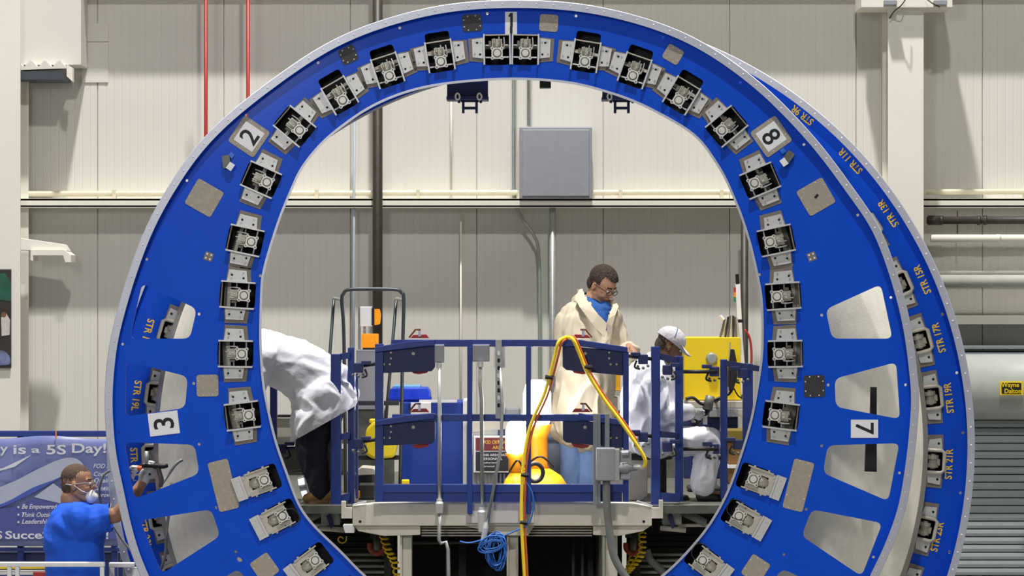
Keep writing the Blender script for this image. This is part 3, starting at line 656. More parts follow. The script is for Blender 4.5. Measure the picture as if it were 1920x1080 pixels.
for x0_, x1_ in ((750,772),(950,972),(1130,1158)):
    obj('leg_edge', MB().rect(x0_, 1000, x0_+4, 1640, YS+.1, 1.9), WPAINT, t)
    a, b = X(x0_+4, YS+.12), X(x1_, YS+.12); z1 = Z(1000, YS+.12)
    obj('leg', MB().box(((a+b)/2, YS+.2, (z1)/2), (b-a, .14, z1)), WPAINT, t, bevel=.01)
obj('end_stop', MB().prism([(640,940),(648,940),(648,952),(660,952),(660,972),(640,972)], YS+.02, .05), WPAINT, t)
obj('end_stop', MB().prism([(1222,952),(1236,952),(1236,938),(1243,938),(1243,972),(1222,972)], YS+.02, .05), WPAINT, t)
obj('end_tray', MB().prism([(643,985),(647,999),(664,999),(664,985)], YS+.01, .2), WHT, t)
obj('fold_bracket', MB().prism([(661,948),(662,945),(686,939),(687,942)], YS-.02, .02), WHT, t)
obj('fold_bracket', MB().prism([(1193,941),(1195,938),(1224,948),(1222,951)], YS-.02, .02), WHT, t)
# dark core added under the deck to block light, machinery parts before it
obj('dark_core', MB().box((.02, 5.1, (ZD-.07)/2), (1.7, 2.0, ZD-.07)), DUCT, t)
for x in (843, 838, 1075, 1092): obj('inner_rod', MB().tube([P(x, 1003, 3.3), P(x, 1400, 3.3)], .012, 8), GMET, t, smooth=True)
obj('inner_cross_pipe', MB().tube([P(770, 1018, 3.2), P(945, 1016, 3.2)], .014, 8), GMET, t)
for x, w_ in ((860,14),(1102,10),(1120,12)): obj('inner_column', MB().rect(x, 1006, x+w_, 1300, 3.45, .1), DUCT, t)
# floor level steps each side of the base, seen under the deck ends
for sx, nm in ((-1,'left'),(1,'right')):
    t = thing('step_grating', (sx*1.9, 4.5, 0), 'dark slatted steel steps under %s end of the work platform' % nm, 'steps')
    obj('side_body', MB().box((sx*1.5, 5.0, .65), (1.1, 1.9, 1.3)), DUCT, t)
    for k in range(11):
        y = 1006+k*11; zz = Z(y, 3.8-k*.06); obj('slat', MB().box((sx*1.5, 3.8-k*.06, zz), (1.2, .12, .018)), DUCT if k < 3 else mat('lightened_grating_steel', (176,174,162), .6, .1, var=.15), t)  # lower slats coloured lighter to make up for the blocked light
    obj('slat_bearer', MB().box((sx*.95, 3.6, 1.1), (.05, .7, 2.2)), DUCT, t); obj('slat_bearer', MB().box((sx*2.05, 3.6, 1.1), (.05, .7, 2.2)), DUCT, t)
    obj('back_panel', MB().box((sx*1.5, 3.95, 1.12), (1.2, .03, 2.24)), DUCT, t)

# ---------------------------------------------------------------- blue guard rails
t = thing('guard_rail', P(940, 940, YS), 'navy blue steel guard frame across front of the work platform', 'railing')
F_ = YS-.10
for a in ((735,637,1090,650),(735,777,1140,790),(705,908,1176,924)): obj('rail', MB().rect(*a, F_, .05), NAVY, t, bevel=.004)
obj('kick_plate', MB().rect(716, 924, 1166, 941, F_+.01, .02), NAVY, t)
for x in (876, 986): obj('post', MB().rect(x, 650, x+10, 964, F_-.01, .05), NAVY, t, bevel=.004)
for x in (703, 1168): obj('post', MB().rect(x, 645 if x < 900 else 660, x+(16 if x<900 else 11), 941, F_, .06), NAVY, t, bevel=.004)
for xs, sg in (((703,816),1),((1055,1178),-1)):
    for yt, yb in ((652,700),(790,836)):
        if sg > 0: p1 = [(705,yt+2),(812,yt-6),(816,yt-2),(816,yb-12),(810,yb-4),(705,yb)]; tr = [(703,yt-1),(760,yt-11),(815,yt-15),(815,yt-5),(703,yt+9)]
        else: p1 = [(1055,yt-4),(1168,yt+6),(1168,yb+4),(1062,yb-6),(1055,yb-12)]; tr = [(1085,yt-15),(1177,yt-1),(1177,yt+9),(1085,yt-3)]
        if yt > 700: tr = [(x, y+0) for x, y in tr]
        g = obj('gusset_plate', MB().prism(p1, F_+.02, .03), NAVY2, t, bevel=.004); obj('angled_rail', MB().prism(tr, F_-.02, .09), NAVY, t, bevel=.004)
        bx = [(733,yt+9),(733,yt+20),(720,yt+31),(731,yt+31),(775,yt+11)] if sg > 0 else [(1142,yt+9),(1142,yt+20),(1145,yt+31),(1156,yt+31),(1097,yt+11)]
        bm = MB()
        for i, (x, y) in enumerate(bx): bm.lathe([(.008 if i<4 else .013,0),(.008 if i<4 else .013,.008)], P(x, y, F_+.02), 8, axis='Y')
        obj('bolt', bm, TAN2, g, kind='stuff')
# toggle clamps on the gussets
for x, y, sg, lab in ((785,633,1,'upper left corner of the blue guard rail'),(785,772,1,'middle left rail of the blue guard'),(1092,633,-1,'upper right corner of the blue guard rail'),(1092,772,-1,'middle right rail of the blue guard')):
    c = thing('toggle_clamp', P(x, y+3, F_+.1), 'red and white toggle clamp on '+lab, 'clamp', )
    obj('clamp_body', MB().prism([(x-16*sg,y+1),(x+20*sg,y+1),(x+14*sg,y-6),(x-10*sg,y-5)], F_+.08, .05), REDC, c, bevel=.003)
    obj('clamp_body_underside', MB().prism([(x-14*sg,y+63),(x+22*sg,y+58),(x+16*sg,y+66),(x,y+69),(x-10*sg,y+67)], F_+.06, .05), REDC, c, bevel=.003)
    obj('handle', MB().tube([P(x-18*sg,y,F_+.05), P(x-6*sg,y-15,F_+.05), P(x+4*sg,y-15,F_+.05)], .007, 8), mat('brown_grip', (120,70,50), .5), c)
    obj('spindle', MB().rect(x-1, y-14, x+4, y-2, F_+.05, .03), WHT, c)
# side stanchions
def stanchion(x0_, x1_, y0_, y1_, Y, nm): 
    return obj('post', MB().rect(x0_, y0_, x1_, y1_, Y, .07), NAVY, nm, bevel=.004)
def coupler(cx, cy, Y, par, sg=1):
    o = obj('coupler', MB().rect(cx-9, cy-9, cx+9, cy+9, Y-.03, .1), NAVY2, par, bevel=.005)
    obj('jaw', MB().rect(cx-9+14*sg, cy-13, cx+9+14*sg, cy-6, Y-.05, .1), NAVY2, o, bevel=.003)
    m = MB()
    for dx, dy in ((-10,13),(0,16),(9,12)): m.ball(P(cx+dx, cy+dy, Y-.03), .012, 8, 5)
    obj('knob', m, GMET, o, kind='stuff'); obj('hook', MB().tube(spline([P(cx+12*sg, cy+2, Y-.05), P(cx+16*sg, cy+14, Y-.05), P(cx+6*sg, cy+18, Y-.05)], 4), .008, 6), BLK, o)
t = thing('guard_gate', P(640, 945, 2.5), 'navy blue two-post gate frame left of the main guard rail', 'railing')
stanchion(620, 639, 664, 950, 2.5, t); stanchion(652, 664, 652, 945, 2.6, t); stanchion(667, 671, 700, 935, 2.65, t)
obj('cross_bar', MB().prism([(634,664),(655,660),(655,672),(634,676)], 2.52, .05), NAVY, t); obj('cross_bar', MB().prism([(634,815),(655,810),(655,822),(634,826)], 2.52, .05), NAVY, t)
obj('foot_plate', MB().prism([(622,934),(655,924),(655,938),(622,950)], 2.52, .05), NAVY, t)
for y in (690, 832): coupler(672, y, 2.5, t)
for y in (686, 828): obj('slide_bar', MB().tube([P(664, y+2, 2.55), P(706, y-4, 2.5)], .014, 8), BLK, t, smooth=True)
t = thing('side_post', P(512, 950, 2.9), 'navy blue post at far left of the ring opening with black tie rod', 'post')
stanchion(506, 519, 672, 960, 2.9, t); obj('tie_rod', MB().tube([P(500, 698, 2.9), P(621, 696, 2.9)], .014, 8), BLK, t, smooth=True); obj('tie_rod', MB().tube([P(500, 842, 2.9), P(621, 838, 2.9)], .014, 8), NAVY2, t, smooth=True)
coupler(512, 698, 2.9, t); coupler(528, 842, 2.9, t)
t = thing('guard_gate', P(1250, 945, 2.5), 'navy blue two-post gate frame right of the main guard rail', 'railing')
stanchion(1221, 1238, 650, 948, 2.5, t); stanchion(1266, 1281, 668, 940, 2.6, t)
obj('cross_bar', MB().prism([(1236,662),(1270,670),(1270,682),(1236,674)], 2.52, .05), NAVY2, t); obj('cross_bar', MB().prism([(1236,808),(1270,812),(1270,822),(1236,820)], 2.52, .05), NAVY2, t)
obj('foot_plate', MB().prism([(1236,924),(1275,926),(1275,942),(1236,940)], 2.52, .05), NAVY, t)
for x, y in ((1206,674),(1252,694),(1206,820),(1252,838)): coupler(x, y, 2.5, t, -1 if x < 1220 else 1)
for y in (670, 815): obj('slide_bar', MB().tube([P(1178, y-2, 2.5), P(1222, y+3, 2.5)], .014, 8), BLK, t, smooth=True)
t = thing('guard_gate', P(1380, 945, 2.8), 'navy blue far right post pair beside the ring edge', 'railing')
stanchion(1351, 1364, 674, 935, 2.8, t); stanchion(1393, 1412, 682, 860, 2.9, t); stanchion(1393, 1400, 850, 940, 2.95, t)
obj('cross_bar', MB().prism([(1360,676),(1424,686),(1424,697),(1360,686)], 2.78, .05), NAVY2, t)
for x, y in ((1340,697),(1340,842),(1393,700),(1384,834)): coupler(x, y, 2.8, t, -1)
for y in (697, 842): obj('slide_bar', MB().tube([P(1281, y, 2.7), P(1345, y, 2.75)], .014, 8), BLK, t, smooth=True)

# conduits, boxes, strut on the guard
def switch(x0_, y0_, x1_, y1_, pts, lab, end=None, r=.014):
    c = thing('conduit_drop', P(pts[-1][0], pts[-1][1], F_-.06), lab, 'conduit')
    b = obj('outlet_box', MB().rect(x0_, y0_, x1_, y1_, F_-.05, .05), GREYBOX, c, bevel=.004)
    obj('cover', MB().rect(x0_+1, y0_+1.5, x1_-1, y1_-1.5, F_-.056, .008), GREYBOX, b, bevel=.002)
    obj('conduit_run', MB().tube([P(x, y, F_-.06) for x, y in pts], r, 10), ZINC, c, smooth=True)
    obj('connector', MB().tube([P(pts[0][0], pts[0][1], F_-.06), P(pts[0][0], pts[0][1]+10, F_-.06)], r*1.6, 10), SILV2, c)
    if end:
        for x, y0e, y1e in end: obj('conduit_fitting', MB().tube([P(x, y0e, F_-.07), P(x, y0e+4, F_-.07), P(x, y0e+8, F_-.07), P(x, y1e, F_-.07)], [r*1.5, r*1.5, r*2.1, r*1.7], 10), SILV2, c)
    return c
switch(815, 646, 833, 680, [(824,680),(824,940)], 'leftmost grey outlet box with straight conduit down to elbow', [(824,936,962)])
tag(obj('conduit_elbow', MB().tube([P(x, y, F_-.06) for x, y in ((824,962),(823,1012),(827,1019),(836,1016),(840,1030),(841,1078),(842,1400))], .013, 10), ZINC, smooth=True, origin=P(824,1010,F_)), 'grey conduit elbow below the leftmost conduit drop', 'conduit')
switch(886, 646, 918, 678, [(901,678),(900,720),(903,750),(904,945)], 'grey square outlet box with conduit second from left', [(903,952,997)])
c = thing('strut_channel', P(935, 790, F_-.05), 'slotted zinc strut channel fixed upright to the guard rail', 'channel')
m = MB(); m.rect(929, 637, 941, 785, F_-.04, .035); obj('channel', m, ZINC, c, bevel=.002)
for k in range(8):
    obj('slot_hole', MB().prism(rounded([(932.5,658+k*14),(937.5,658+k*14),(937.5,666+k*14),(932.5,666+k*14)], 2, 2), F_-.042, .003), INK if k%3 else WHT, c)
obj('rear_box', MB().rect(926, 647, 947, 690, F_+.06, .06), WHT, c, bevel=.003)
c = thing('conduit_drop', P(906, 1015, F_-.08), 'slanting thin zinc conduit ending in a pale fitting', 'conduit')
obj('conduit_run', MB().tube([P(938,690,F_-.03), P(942,760,F_-.05), P(939,840,F_-.07), P(913,985,F_-.08)], .012, 10), ZINC, c, smooth=True)
obj('conduit_fitting', MB().tube([P(912,980,F_-.08), P(910,990,F_-.08), P(906,1014,F_-.08)], [.016,.022,.02], 10), SILV2, c)
# right disconnect box on channels
c = thing('disconnect_box', P(1150, 905, F_-.1), 'grey electrical disconnect box with plug on aluminium channels', 'box')
for x, w_ in ((1112,9),(1121,5),(1134,9)): obj('channel', MB().rect(x, 776, x+w_, 946, F_-.05, .04), mat('anodised_channel', (140,146,154), .4, .4), c, bevel=.002)
obj('box_body', MB().rect(1118, 840, 1154, 902, F_-.16, .12), GREYBOX, c, bevel=.008)
obj('box_cover', MB().rect(1153, 842, 1162, 902, F_-.17, .13), ZINC, c, bevel=.004)
p = obj('plug_body', MB().rect(1162, 845, 1184, 900, F_-.14, .09), ZINC, c, bevel=.01)
obj('plug_ring', MB().tube([P(1160, 878, F_-.13), P(1178, 877, F_-.13), P(1179, 877, F_-.13), P(1196, 876, F_-.13)], [.045,.045,.03,.022], 14), GREYBOX, p, smooth=True)
obj('plug_lever', MB().tube([P(1166, 851, F_-.18), P(1178, 850, F_-.18)], .025, 10), GREYBOX, p)
obj('plug_tip', MB().tube([P(1188, 876, F_-.15), P(1198, 875, F_-.15), P(1206, 877, F_-.15)], [.016,.02,.016], 10), SILV2, p, smooth=True)
obj('flexible_conduit', MB().tube(spline([P(1137,902,F_-.1), P(1138,950,F_-.1), P(1144,1005,F_-.1), P(1152,1045,F_-.1), P(1172,1080,F_-.1), P(1210,1130,F_-.1), P(1230,1250,F_-.1)], 6), .028, 12), GHOSE, c, smooth=True)
# yellow and orange hose pair over the top rail
YH = F_-.1
h = thing('air_hose', P(985, 1080, YH), 'yellow and orange hose pair looped over top rail and hanging down', 'hose')
left = [(1062,632,F_-.03),(1048,640,YH),(1040,668,YH),(1022,735,YH),(1002,780,YH),(990,815,YH),(981,870,YH),(978,930,YH),(978,985,YH),(983,1080,YH),(990,1250,YH)]
right = [(1062,632,F_-.03),(1074,636,YH),(1086,662,YH),(1102,700,YH),(1130,745,YH),(1160,785,YH-.03),(1190,828,YH-.06),(1208,858,YH-.06),(1209,872,YH-.05),(1203,877,YH-.04)]
obj('yellow_run', MB().tube(spline([P(*q) for q in left], 8), .0125, 10), YHOSE, h, smooth=True)
obj('yellow_run', MB().tube(spline([P(*q) for q in right], 8), .0135, 10), YHOSE, h, smooth=True)
OHOSE = mat('orange_red_hose', (205,100,50), .45, var=.05)
obj('orange_run', MB().tube(spline([P(a+6, b+2, c_+.015) for a, b, c_ in left], 8), .009, 8), OHOSE, h, smooth=True)
obj('orange_run', MB().tube(spline([P(a+5, b-2, c_+.02) for a, b, c_ in right[:7]], 8), .007, 8), OHOSE, h, smooth=True)
for x, y in ((1026,707),(981,890),(979,979),(1100,688)): obj('cable_tie', MB().tube([P(x-4,y,YH), P(x+10,y+1,YH)], .017, 8), BLK, h)
# blue cable coil
h = thing('cable_coil', P(930, 1070, F_-.1), 'coiled bright blue cable hanging under the platform beam', 'cable')
cm = MB(); random.seed(3)
for k in range(13):
    cx, cy = 930+random.uniform(-5,6), 1035+random.uniform(-6,3); rx, ry = random.uniform(9,19), random.uniform(24,34); ph = random.uniform(0,6); tl = random.uniform(-.12,.12)
    cm.tube([P(cx+rx*math.cos(t_)+tl*ry*math.sin(t_), cy+ry*math.sin(t_), F_-.1+.03*math.sin(t_*2+ph)) for t_ in [2*PI*i/26 for i in range(26)]], .005, 6, close=True)
for k in range(5):
    cx, cy = 922+random.uniform(-3,3), 1021+random.uniform(-4,4); rx, ry = random.uniform(18,25), random.uniform(9,14)
    cm.tube([P(cx+rx*math.cos(t_)+.3*ry*math.sin(t_), cy+ry*math.sin(t_)-rx*.25*math.cos(t_), F_-.13) for t_ in [2*PI*i/26 for i in range(26)]], .005, 6, close=True)
obj('coil_loops', cm, BCABLE, h, smooth=True, kind='stuff')
obj('cable_tail', MB().tube(spline([P(x, y, F_-.1) for x, y in ((905,1012),(880,1018),(862,1015))], 6), .006, 6), BCABLE, h, smooth=True)
obj('cable_tail', MB().tube(spline([P(x, y, F_-.1) for x, y in ((935,1008),(965,996),(990,982),(1000,955),(998,925),(987,905))], 6), .0055, 6), BCABLE, h, smooth=True)
# coiled yellow air lines
def helix(pts, r, wr, turns, nm, lab, Y=3.0):
    path = spline([P(x, y, Y) for x, y in pts], 40); n = len(path); out = []
    N = turns*10
    for i in range(N+1):
        u = i/N*(n-1); j = min(int(u), n-2); c_ = path[j].lerp(path[j+1], u-j); a = 2*PI*turns*i/N
        out.append(c_+V((r*math.cos(a), r*math.sin(a)*.9, r*.35*math.sin(a))))
    return tag(obj(nm, MB().tube(out, wr, 6), YHOSE, smooth=True, origin=path[-1]), lab, 'hose')
helix([(718,1003),(727,1030),(740,1055),(746,1085)], .028, .007, 9, 'coiled_air_hose', 'yellow spiral air hose hanging left of the platform leg')
helix([(1204,1000),(1202,1040),(1180,1068)], .026, .007, 9, 'coiled_air_hose', 'yellow spiral air hose hanging right of the platform leg, steep one')
helix([(1192,1020),(1184,1050),(1174,1078)], .022, .007, 8, 'coiled_air_hose', 'short yellow spiral air hose tucked behind the steep right one', 3.15)
tag(obj('hose_loop', MB().tube(spline([P(x, y, 3) for x, y in ((650,1005),(648,1015),(640,1018),(634,1012),(638,1006),(644,1010))], 5), .005, 6), YHOSE, smooth=True, origin=P(640,1015,3)), 'small loop of yellow tube under left end of the beam', 'hose')
# caster clamps below beam
for x, lab in ((707,'left'),(1187,'right')):
    c = thing('caster_bracket', P(x, 1042, 3.1), 'rusty red caster bracket under %s side of the platform' % lab, 'caster')
    obj('fork', MB().tube(spline([P(x-13,1018,3.1), P(x-12,1030,3.1), P(x,1038,3.1), P(x+12,1030,3.1), P(x+13,1018,3.1)], 5), .022, 8), mat('rust_red', (150,62,48), .6), c, smooth=True)
    obj('wheel', MB().tube([P(x,1008,3.1), P(x,1032,3.1)], .03, 12), GMET, c, smooth=True)
    obj('mount_plate', MB().rect(x-14, 1000, x+16, 1009, 3.05, .12), DUCT, c)
tag(obj('flexible_duct', MB().tube(spline([P(1212,1030,3.2), P(1218,1048,3.2), P(1234,1064,3.2), P(1250,1080,3.2)], 5), .03, 10), GHOSE, smooth=True, origin=P(1230,1070,3.2)), 'short grey hose bend beside the right red caster', 'hose')
# deck end hardware
for sx, x, nm in ((-1,622,'left'),(1,1262,'right')):
    c = thing('deck_hinge', P(x, 985, 2.6), 'grey hinged hardware with dark curved cover at %s end of the beam' % nm, 'bracket')
    obj('curved_cover', MB().prism([(x-24,958),(x-14,948),(x+2,945),(x+14,950),(x+20,962),(x+20,968),(x+10,956),(x-8,954)], 2.6, .12), GMET, c)
    obj('hinge_block', MB().rect(x-20, 960, x+16, 985, 2.65, .15), ZINC, c, bevel=.01)
    obj('hinge_pin', MB().tube([P(x-24,990,2.62), P(x+24,994,2.62)], .02, 10), TAN2, c, smooth=True)
    obj('link_arm', MB().prism([(x-10,968),(x-2,960),(x+4,985),(x-2,992)], 2.58, .03), NAVY2, c)
    obj('side_tube', MB().tube([P(x+18*sx,960,2.75), P(x+60*sx,980,2.8)], .03, 10), GHOSE, c, smooth=True)
    obj('end_rail', MB().rect(min(x+10*sx, x+90*sx), 983, max(x+10*sx, x+90*sx), 988, 2.8, .1), TAN2, c)

# ---------------------------------------------------------------- equipment on the deck
def lampbody(cx, gy0, gy1, gw, by0, by1, bw, Y, lab, power):
    by1 = yb_(Y); c = thing('work_light', P(cx, by1, Y), lab, 'lamp'); s = S(Y); z0 = Z(by1, Y)
    hb = (by1-by0)*s; prof = [(bw*s, 0), (bw*s, hb*.45), (bw*s*.8, hb*.75), (bw*s*.42, hb)]
    obj('base', MB().lathe(prof, (X(cx,Y), Y, z0), 28), mat('lamp_yellow', (232,184,20), .45), c, smooth=True)
    hc = (by0-gy1)*s; obj('body', MB().lathe([(bw*s*.42, 0), (gw*s*.75, hc*.1), (gw*s*.75, hc*.7), (gw*s*1.1, hc)], (X(cx,Y), Y, z0+hb), 24), ORG, c, smooth=True)
    hg = (gy1-gy0)*s; gm = mat('lit_globe', (255,253,245), .3, var=0, emit=7.0)
    obj('globe', MB().lathe([(gw*s*.85, 0), (gw*s, hg*.12), (gw*s, hg*.7), (gw*s*.8, hg*.92), (gw*s*.4, hg)], (X(cx,Y), Y, z0+hb+hc), 24), gm, c, smooth=True)
    a = [P(cx-bw*.5, by0, Y-.05), P(cx+bw*.1, by0-22, Y-.14), P(cx+bw*.55, by0-2, Y-.1)]
    obj('cable_hook', MB().tube(spline(a, 6), .008, 8), BLK, c, smooth=True)
    l = bpy.data.lights.new('work_lamp', 'POINT'); l.energy = power; l.color = (.96,.97,1); l.shadow_soft_size = .12
    lo = bpy.data.objects.new('work_lamp', l); COL.objects.link(lo); lo.location = P(cx, (gy0+gy1)/2, Y)-V((0,.22,0)); return c
lampbody(968, 788, 850, 20, 885, 908, 26, 2.9, 'lit yellow portable work light in front with glowing globe', 11)
lampbody(1007, 712, 796, 26, 878, 908, 56, 3.3, 'larger yellow orange lit work light standing just behind the other', 15)
tag(obj('cable_ring', MB().tube([P(1003+15*math.cos(t_), 886+17*math.sin(t_), 2.75) for t_ in [2*PI*i/24 for i in range(24)]], .016, 8, close=True), BLK, smooth=True, origin=P(1003,904,2.75)), 'black ring of cable leaning on the work light base', 'cable')
t = thing('waste_bin', P(1042, 908, 3.8), 'grey blue tapered waste bin behind the orange work light', 'bin')
s_ = S(4.3); obj('bin_body', MB().lathe([(24*s_,0),(30*s_,.02),(22*s_,96*s_),(14*s_,112*s_),(6*s_,116*s_)], P(1040,yb_(4.3),4.3), 24), mat('bin_bluegrey', (112,120,140), .5), t, smooth=True)
obj('bin_rim', MB().lathe([(24*s_,92*s_),(24*s_,97*s_)], P(1040,yb_(4.3),4.3), 24), mat('bin_bluegrey', (112,120,140), .5), t)
# blue big box with white trim
t = thing('blue_bin', P(815, 908, 4.2), 'large blue panelled box with white edges behind the guard rail', 'bin')
obj('box_body', MB().rect(752, 754, 868, yb_(4.2), 4.2, .6), mat('bin_blue', (16,58,160), .45), t, bevel=.01)
obj('white_edge', MB().rect(868, 752, 875, 916, 4.18, .64), WHT, t); obj('white_edge', MB().rect(786, 750, 857, 755, 4.18, .05), WHT, t); obj('white_edge', MB().rect(770, 755, 808, 778, 4.17, .03), WHT, t, bevel=.003)
t = thing('blue_tote', P(762, 754, 4.3), 'bright blue plastic tote with pale lid on top of the blue box', 'tote')
obj('tote_body', MB().prism([(727,754),(731,730),(736,727),(800,727),(806,735),(808,754)], 4.3, .35), mat('tote_blue', (10,60,200), .35), t, bevel=.01)
obj('tote_lid', MB().rect(737, 723, 788, 728, 4.32, .3), mat('tote_lid_blue', (110,165,210), .4), t, bevel=.004)
obj('tote_rim', MB().rect(728, 744, 809, 749, 4.27, .03), mat('tote_blue', (10,60,200), .35), t)
# FOD sign on machine
t = thing('equipment_cart', P(915, 908, 4.0), 'pale ribbed equipment case carrying the foreign object sign', 'cart')
obj('case_body', MB().rect(880, 792, 990, yb_(4.06), 4.06, .4), mat('case_pale', (186,188,186), .5, var=.05), t, bevel=.02)
for k in range(9): obj('rib', MB().rect(888+k*7, 888, 891+k*7, 910, 4.03, .04), GREYBOX, t)
obj('case_lid', MB().prism([(878,796),(885,790),(988,786),(996,792),(996,800),(878,812)], 4.03, .45), TAN2, t, bevel=.01)
obj('grey_hood', MB().rect(946, 764, 976, 792, 4.2, .3), GREYBOX, t, bevel=.02)
obj('dark_panel', MB().rect(934, 800, 962, 905, 4.04, .02), NAVY2, t, bevel=.004)
t = thing('notice_sign', P(915, 886, 3.95), 'red and black FOD area notice in white frame', 'sign')
obj('frame', MB().rect(888, 818, 956, 886, 3.95, .11), WHT, t, bevel=.002)
obj('red_header', MB().rect(892, 821, 953, 845, 3.944, .005), mat('sign_maroon', (120,30,44), .5), t)
obj('black_panel', MB().rect(892, 847, 953, 883, 3.944, .005), mat('sign_black', (26,30,44), .5), t)
YL_ = mat('sign_yellow', (236,190,60), .5, var=0)
text('lettering', 'FOD CRITICAL', 929, 829, 3.94, 6.5, 0, YL_, t, .015, wpx=44); text('lettering', 'AREA', 934, 839, 3.94, 6, 0, YL_, t, .015)
for i, (a_, w_) in enumerate((('THIS AREA HAS',46),('PERSONNEL',38),('authorized',26),('personnel',22))): text('lettering', a_, 926-(0,3,8,10)[i], 853+i*7.2, 3.94, 4.2 if i < 2 else 3, 0, WHT, t, .01, wpx=w_)
# tall tube hoop rack + grey cabinet + beacon (left)
t = thing('step_ladder', P(700, 940, 3.9), 'dark grey tubular hoop rack standing left behind the guard rail', 'rack')
GT = mat('graphite_tube', (66,70,76), .4, .4)
obj('hoop', MB().tube(spline([P(648,yb_(3.8),3.8), P(645,640,3.8), P(641,566,3.8), P(644,551,3.8), P(655,543,3.8), P(700,542,3.8), P(742,543,3.8), P(753,549,3.8), P(757,562,3.8), P(755,660,3.8), P(750,yb_(3.8),3.8)], 6), .014, 10), GT, t, smooth=True)
for a_, b_ in (((626,560),(600,yb_(4))), ((743,562),(712,yb_(4)))): obj('stay', MB().tube([P(*a_, 4.0), P(*b_, 4.0)], .013, 10), GT, t, smooth=True)
for a_, b_ in (((626,559),(641,562)), ((743,560),(757,563))): obj('link', MB().tube([P(*a_, 3.98), P(*b_, 3.8)], .012, 8), ZINC, t)
for y in (752, 854): obj('rung', MB().rect(668, y, 748, y+8, 3.85, .06), GT, t)
t = thing('control_cabinet', P(688, 790, 4.3), 'grey upright control cabinet with white box and amber lights on a pole', 'cabinet')
obj('cabinet_body', MB().rect(668, 656, 716, 768, 4.3, .3), GREYBOX, t, bevel=.006)
obj('cabinet_base', MB().rect(664, 768, 724, yb_(4.32), 4.32, .3), GMET, t, bevel=.01)
obj('pole', MB().rect(671, 576, 676, 656, 4.4, .03), ZINC, t)
obj('white_box', MB().rect(675, 575, 697, 612, 4.36, .1), WHT, t, bevel=.004)
obj('amber_light', MB().prism(rounded([(699,580),(711,579),(714,590),(712,608),(700,610)], 3), 4.36, .08), mat('amber_lens', (250,150,10), .3, emit=.3), t); obj('light_back', MB().rect(697, 578, 702, 610, 4.35, .1), BLK, t)
obj('beacon_post', MB().rect(681, 612, 686, 626, 4.38, .03), ZINC, t)
obj('amber_beacon', MB().prism(rounded([(678,626),(709,626),(709,652),(678,653)], 2), 4.33, .12), mat('amber_lens', (250,150,10), .3, emit=.3), t, bevel=.004)
obj('beacon_foot', MB().rect(680, 652, 706, 656, 4.33, .12), BLK, t)
for k in range(4): obj('beacon_rib', MB().rect(683+k*7, 630, 684.5+k*7, 641, 4.325, .01), YL_, t)
t = thing('yellow_jug', P(704, 870, 3.7), 'yellow rounded plastic tub behind the left guard post', 'tub')
obj('tub_body', MB().prism(rounded([(686,805),(700,790),(722,790),(746,830),(740,858),(700,862),(682,850)], 8), 3.7, .2), mat('tub_yellow', (232,206,30), .45), t, bevel=.02)
obj('tub_lid', MB().rect(692, 786, 712, 794, 3.72, .12), mat('tub_yellow', (232,206,30), .45), t, bevel=.01)
obj('tub_stand', MB().rect(690, 862, 738, yb_(3.75), 3.75, .15), GMET, t)
t = thing('low_pump', P(698, 906, 3.2), 'low dark pump unit with pale hood behind the left post', 'pump')
obj('pump_body', MB().rect(666, 888, 702, yb_(3.2), 3.2, .3), DUCT, t, bevel=.02); obj('hood', MB().prism(rounded([(666,886),(676,876),(702,878),(706,890),(666,892)], 4), 3.18, .3), TAN2, t, bevel=.01)
obj('yellow_tag', MB().rect(667, 921, 674, 934, 2.9, .05), ORG, t); obj('side_pack', MB().rect(672, 908, 702, yb_(3.0), 3.0, .2), DUCT, t, bevel=.01)
tag(obj('yellow_block', MB().rect(753, 900, 767, yb_(3.5), 3.5, .08), YEL, bevel=.006, origin=P(760,911,3.5)), 'small yellow block beside the bottom of the blue box', 'block')
# reflecting silver case by the bending man's boot; its glints glow by emission
t = thing('reflective_case', P(570, 948, 3.0), 'silver and white reflective case with glowing glints beside the tan boots', 'lamp')
obj('case_frame', MB().prism([(556,898),(572,892),(582,935),(578,948),(566,930)], 3.0, .12), SILV2, t, bevel=.004)
obj('glint_patch', MB().prism([(558,899),(569,896),(571,908),(560,910)], 2.99, .01), mat('glint_patch', (250,250,255), .2, var=0, emit=1.5), t); obj('glint_patch', MB().prism([(564,922),(574,920),(577,934),(568,934)], 2.99, .01), mat('glint_patch', (250,250,255), .2, var=0, emit=1.5), t)
obj('hoop', MB().tube(spline([P(x, y, 2.98) for x, y in ((548,884),(566,884),(578,892),(586,912),(590,940))], 5), .01, 8), GMET, t, smooth=True)
# right: yellow panel machine, monitor, boxes
t = thing('yellow_cabinet', P(1330, 912, 5.6), 'bright yellow flat machine cabinet with round grey dial', 'cabinet')
obj('cabinet_body', MB().rect(1283, 633, 1389, 750, 5.6, .5), YEL, t, bevel=.004)
obj('dial', MB().lathe([(11*S(5.6),0),(11*S(5.6),.02),(8*S(5.6),.04)], P(1334,672,5.59), 20, axis='Y').add([],[]), ZINC, t)
obj('lower_frame', MB().rect(1290, 752, 1405, 765, 5.5, .55), TAN2, t, bevel=.005); obj('drawer', MB().rect(1330, 766, 1398, 782, 5.48, .4), GREYBOX, t, bevel=.005)
obj('base_cabinet', MB().rect(1283, 784, 1396, yb_(5.6), 5.6, .45), NAVY2, t, bevel=.005); obj('side_leg', MB().rect(1384, 768, 1396, yb_(5.45), 5.45, .06), TAN2, t)
obj('left_flap', MB().rect(1128, 695, 1163, 732, 5.5, .3), mat('flap_amber', (246,180,10), .5), t, bevel=.004); obj('flap_frame', MB().rect(1124, 733, 1166, 742, 5.48, .3), TAN2, t); 
for x in (1130, 1146): obj('clear_jar', MB().rect(x, 744, x+12, 770, 5.5, .1), TAN2, t, bevel=.01)
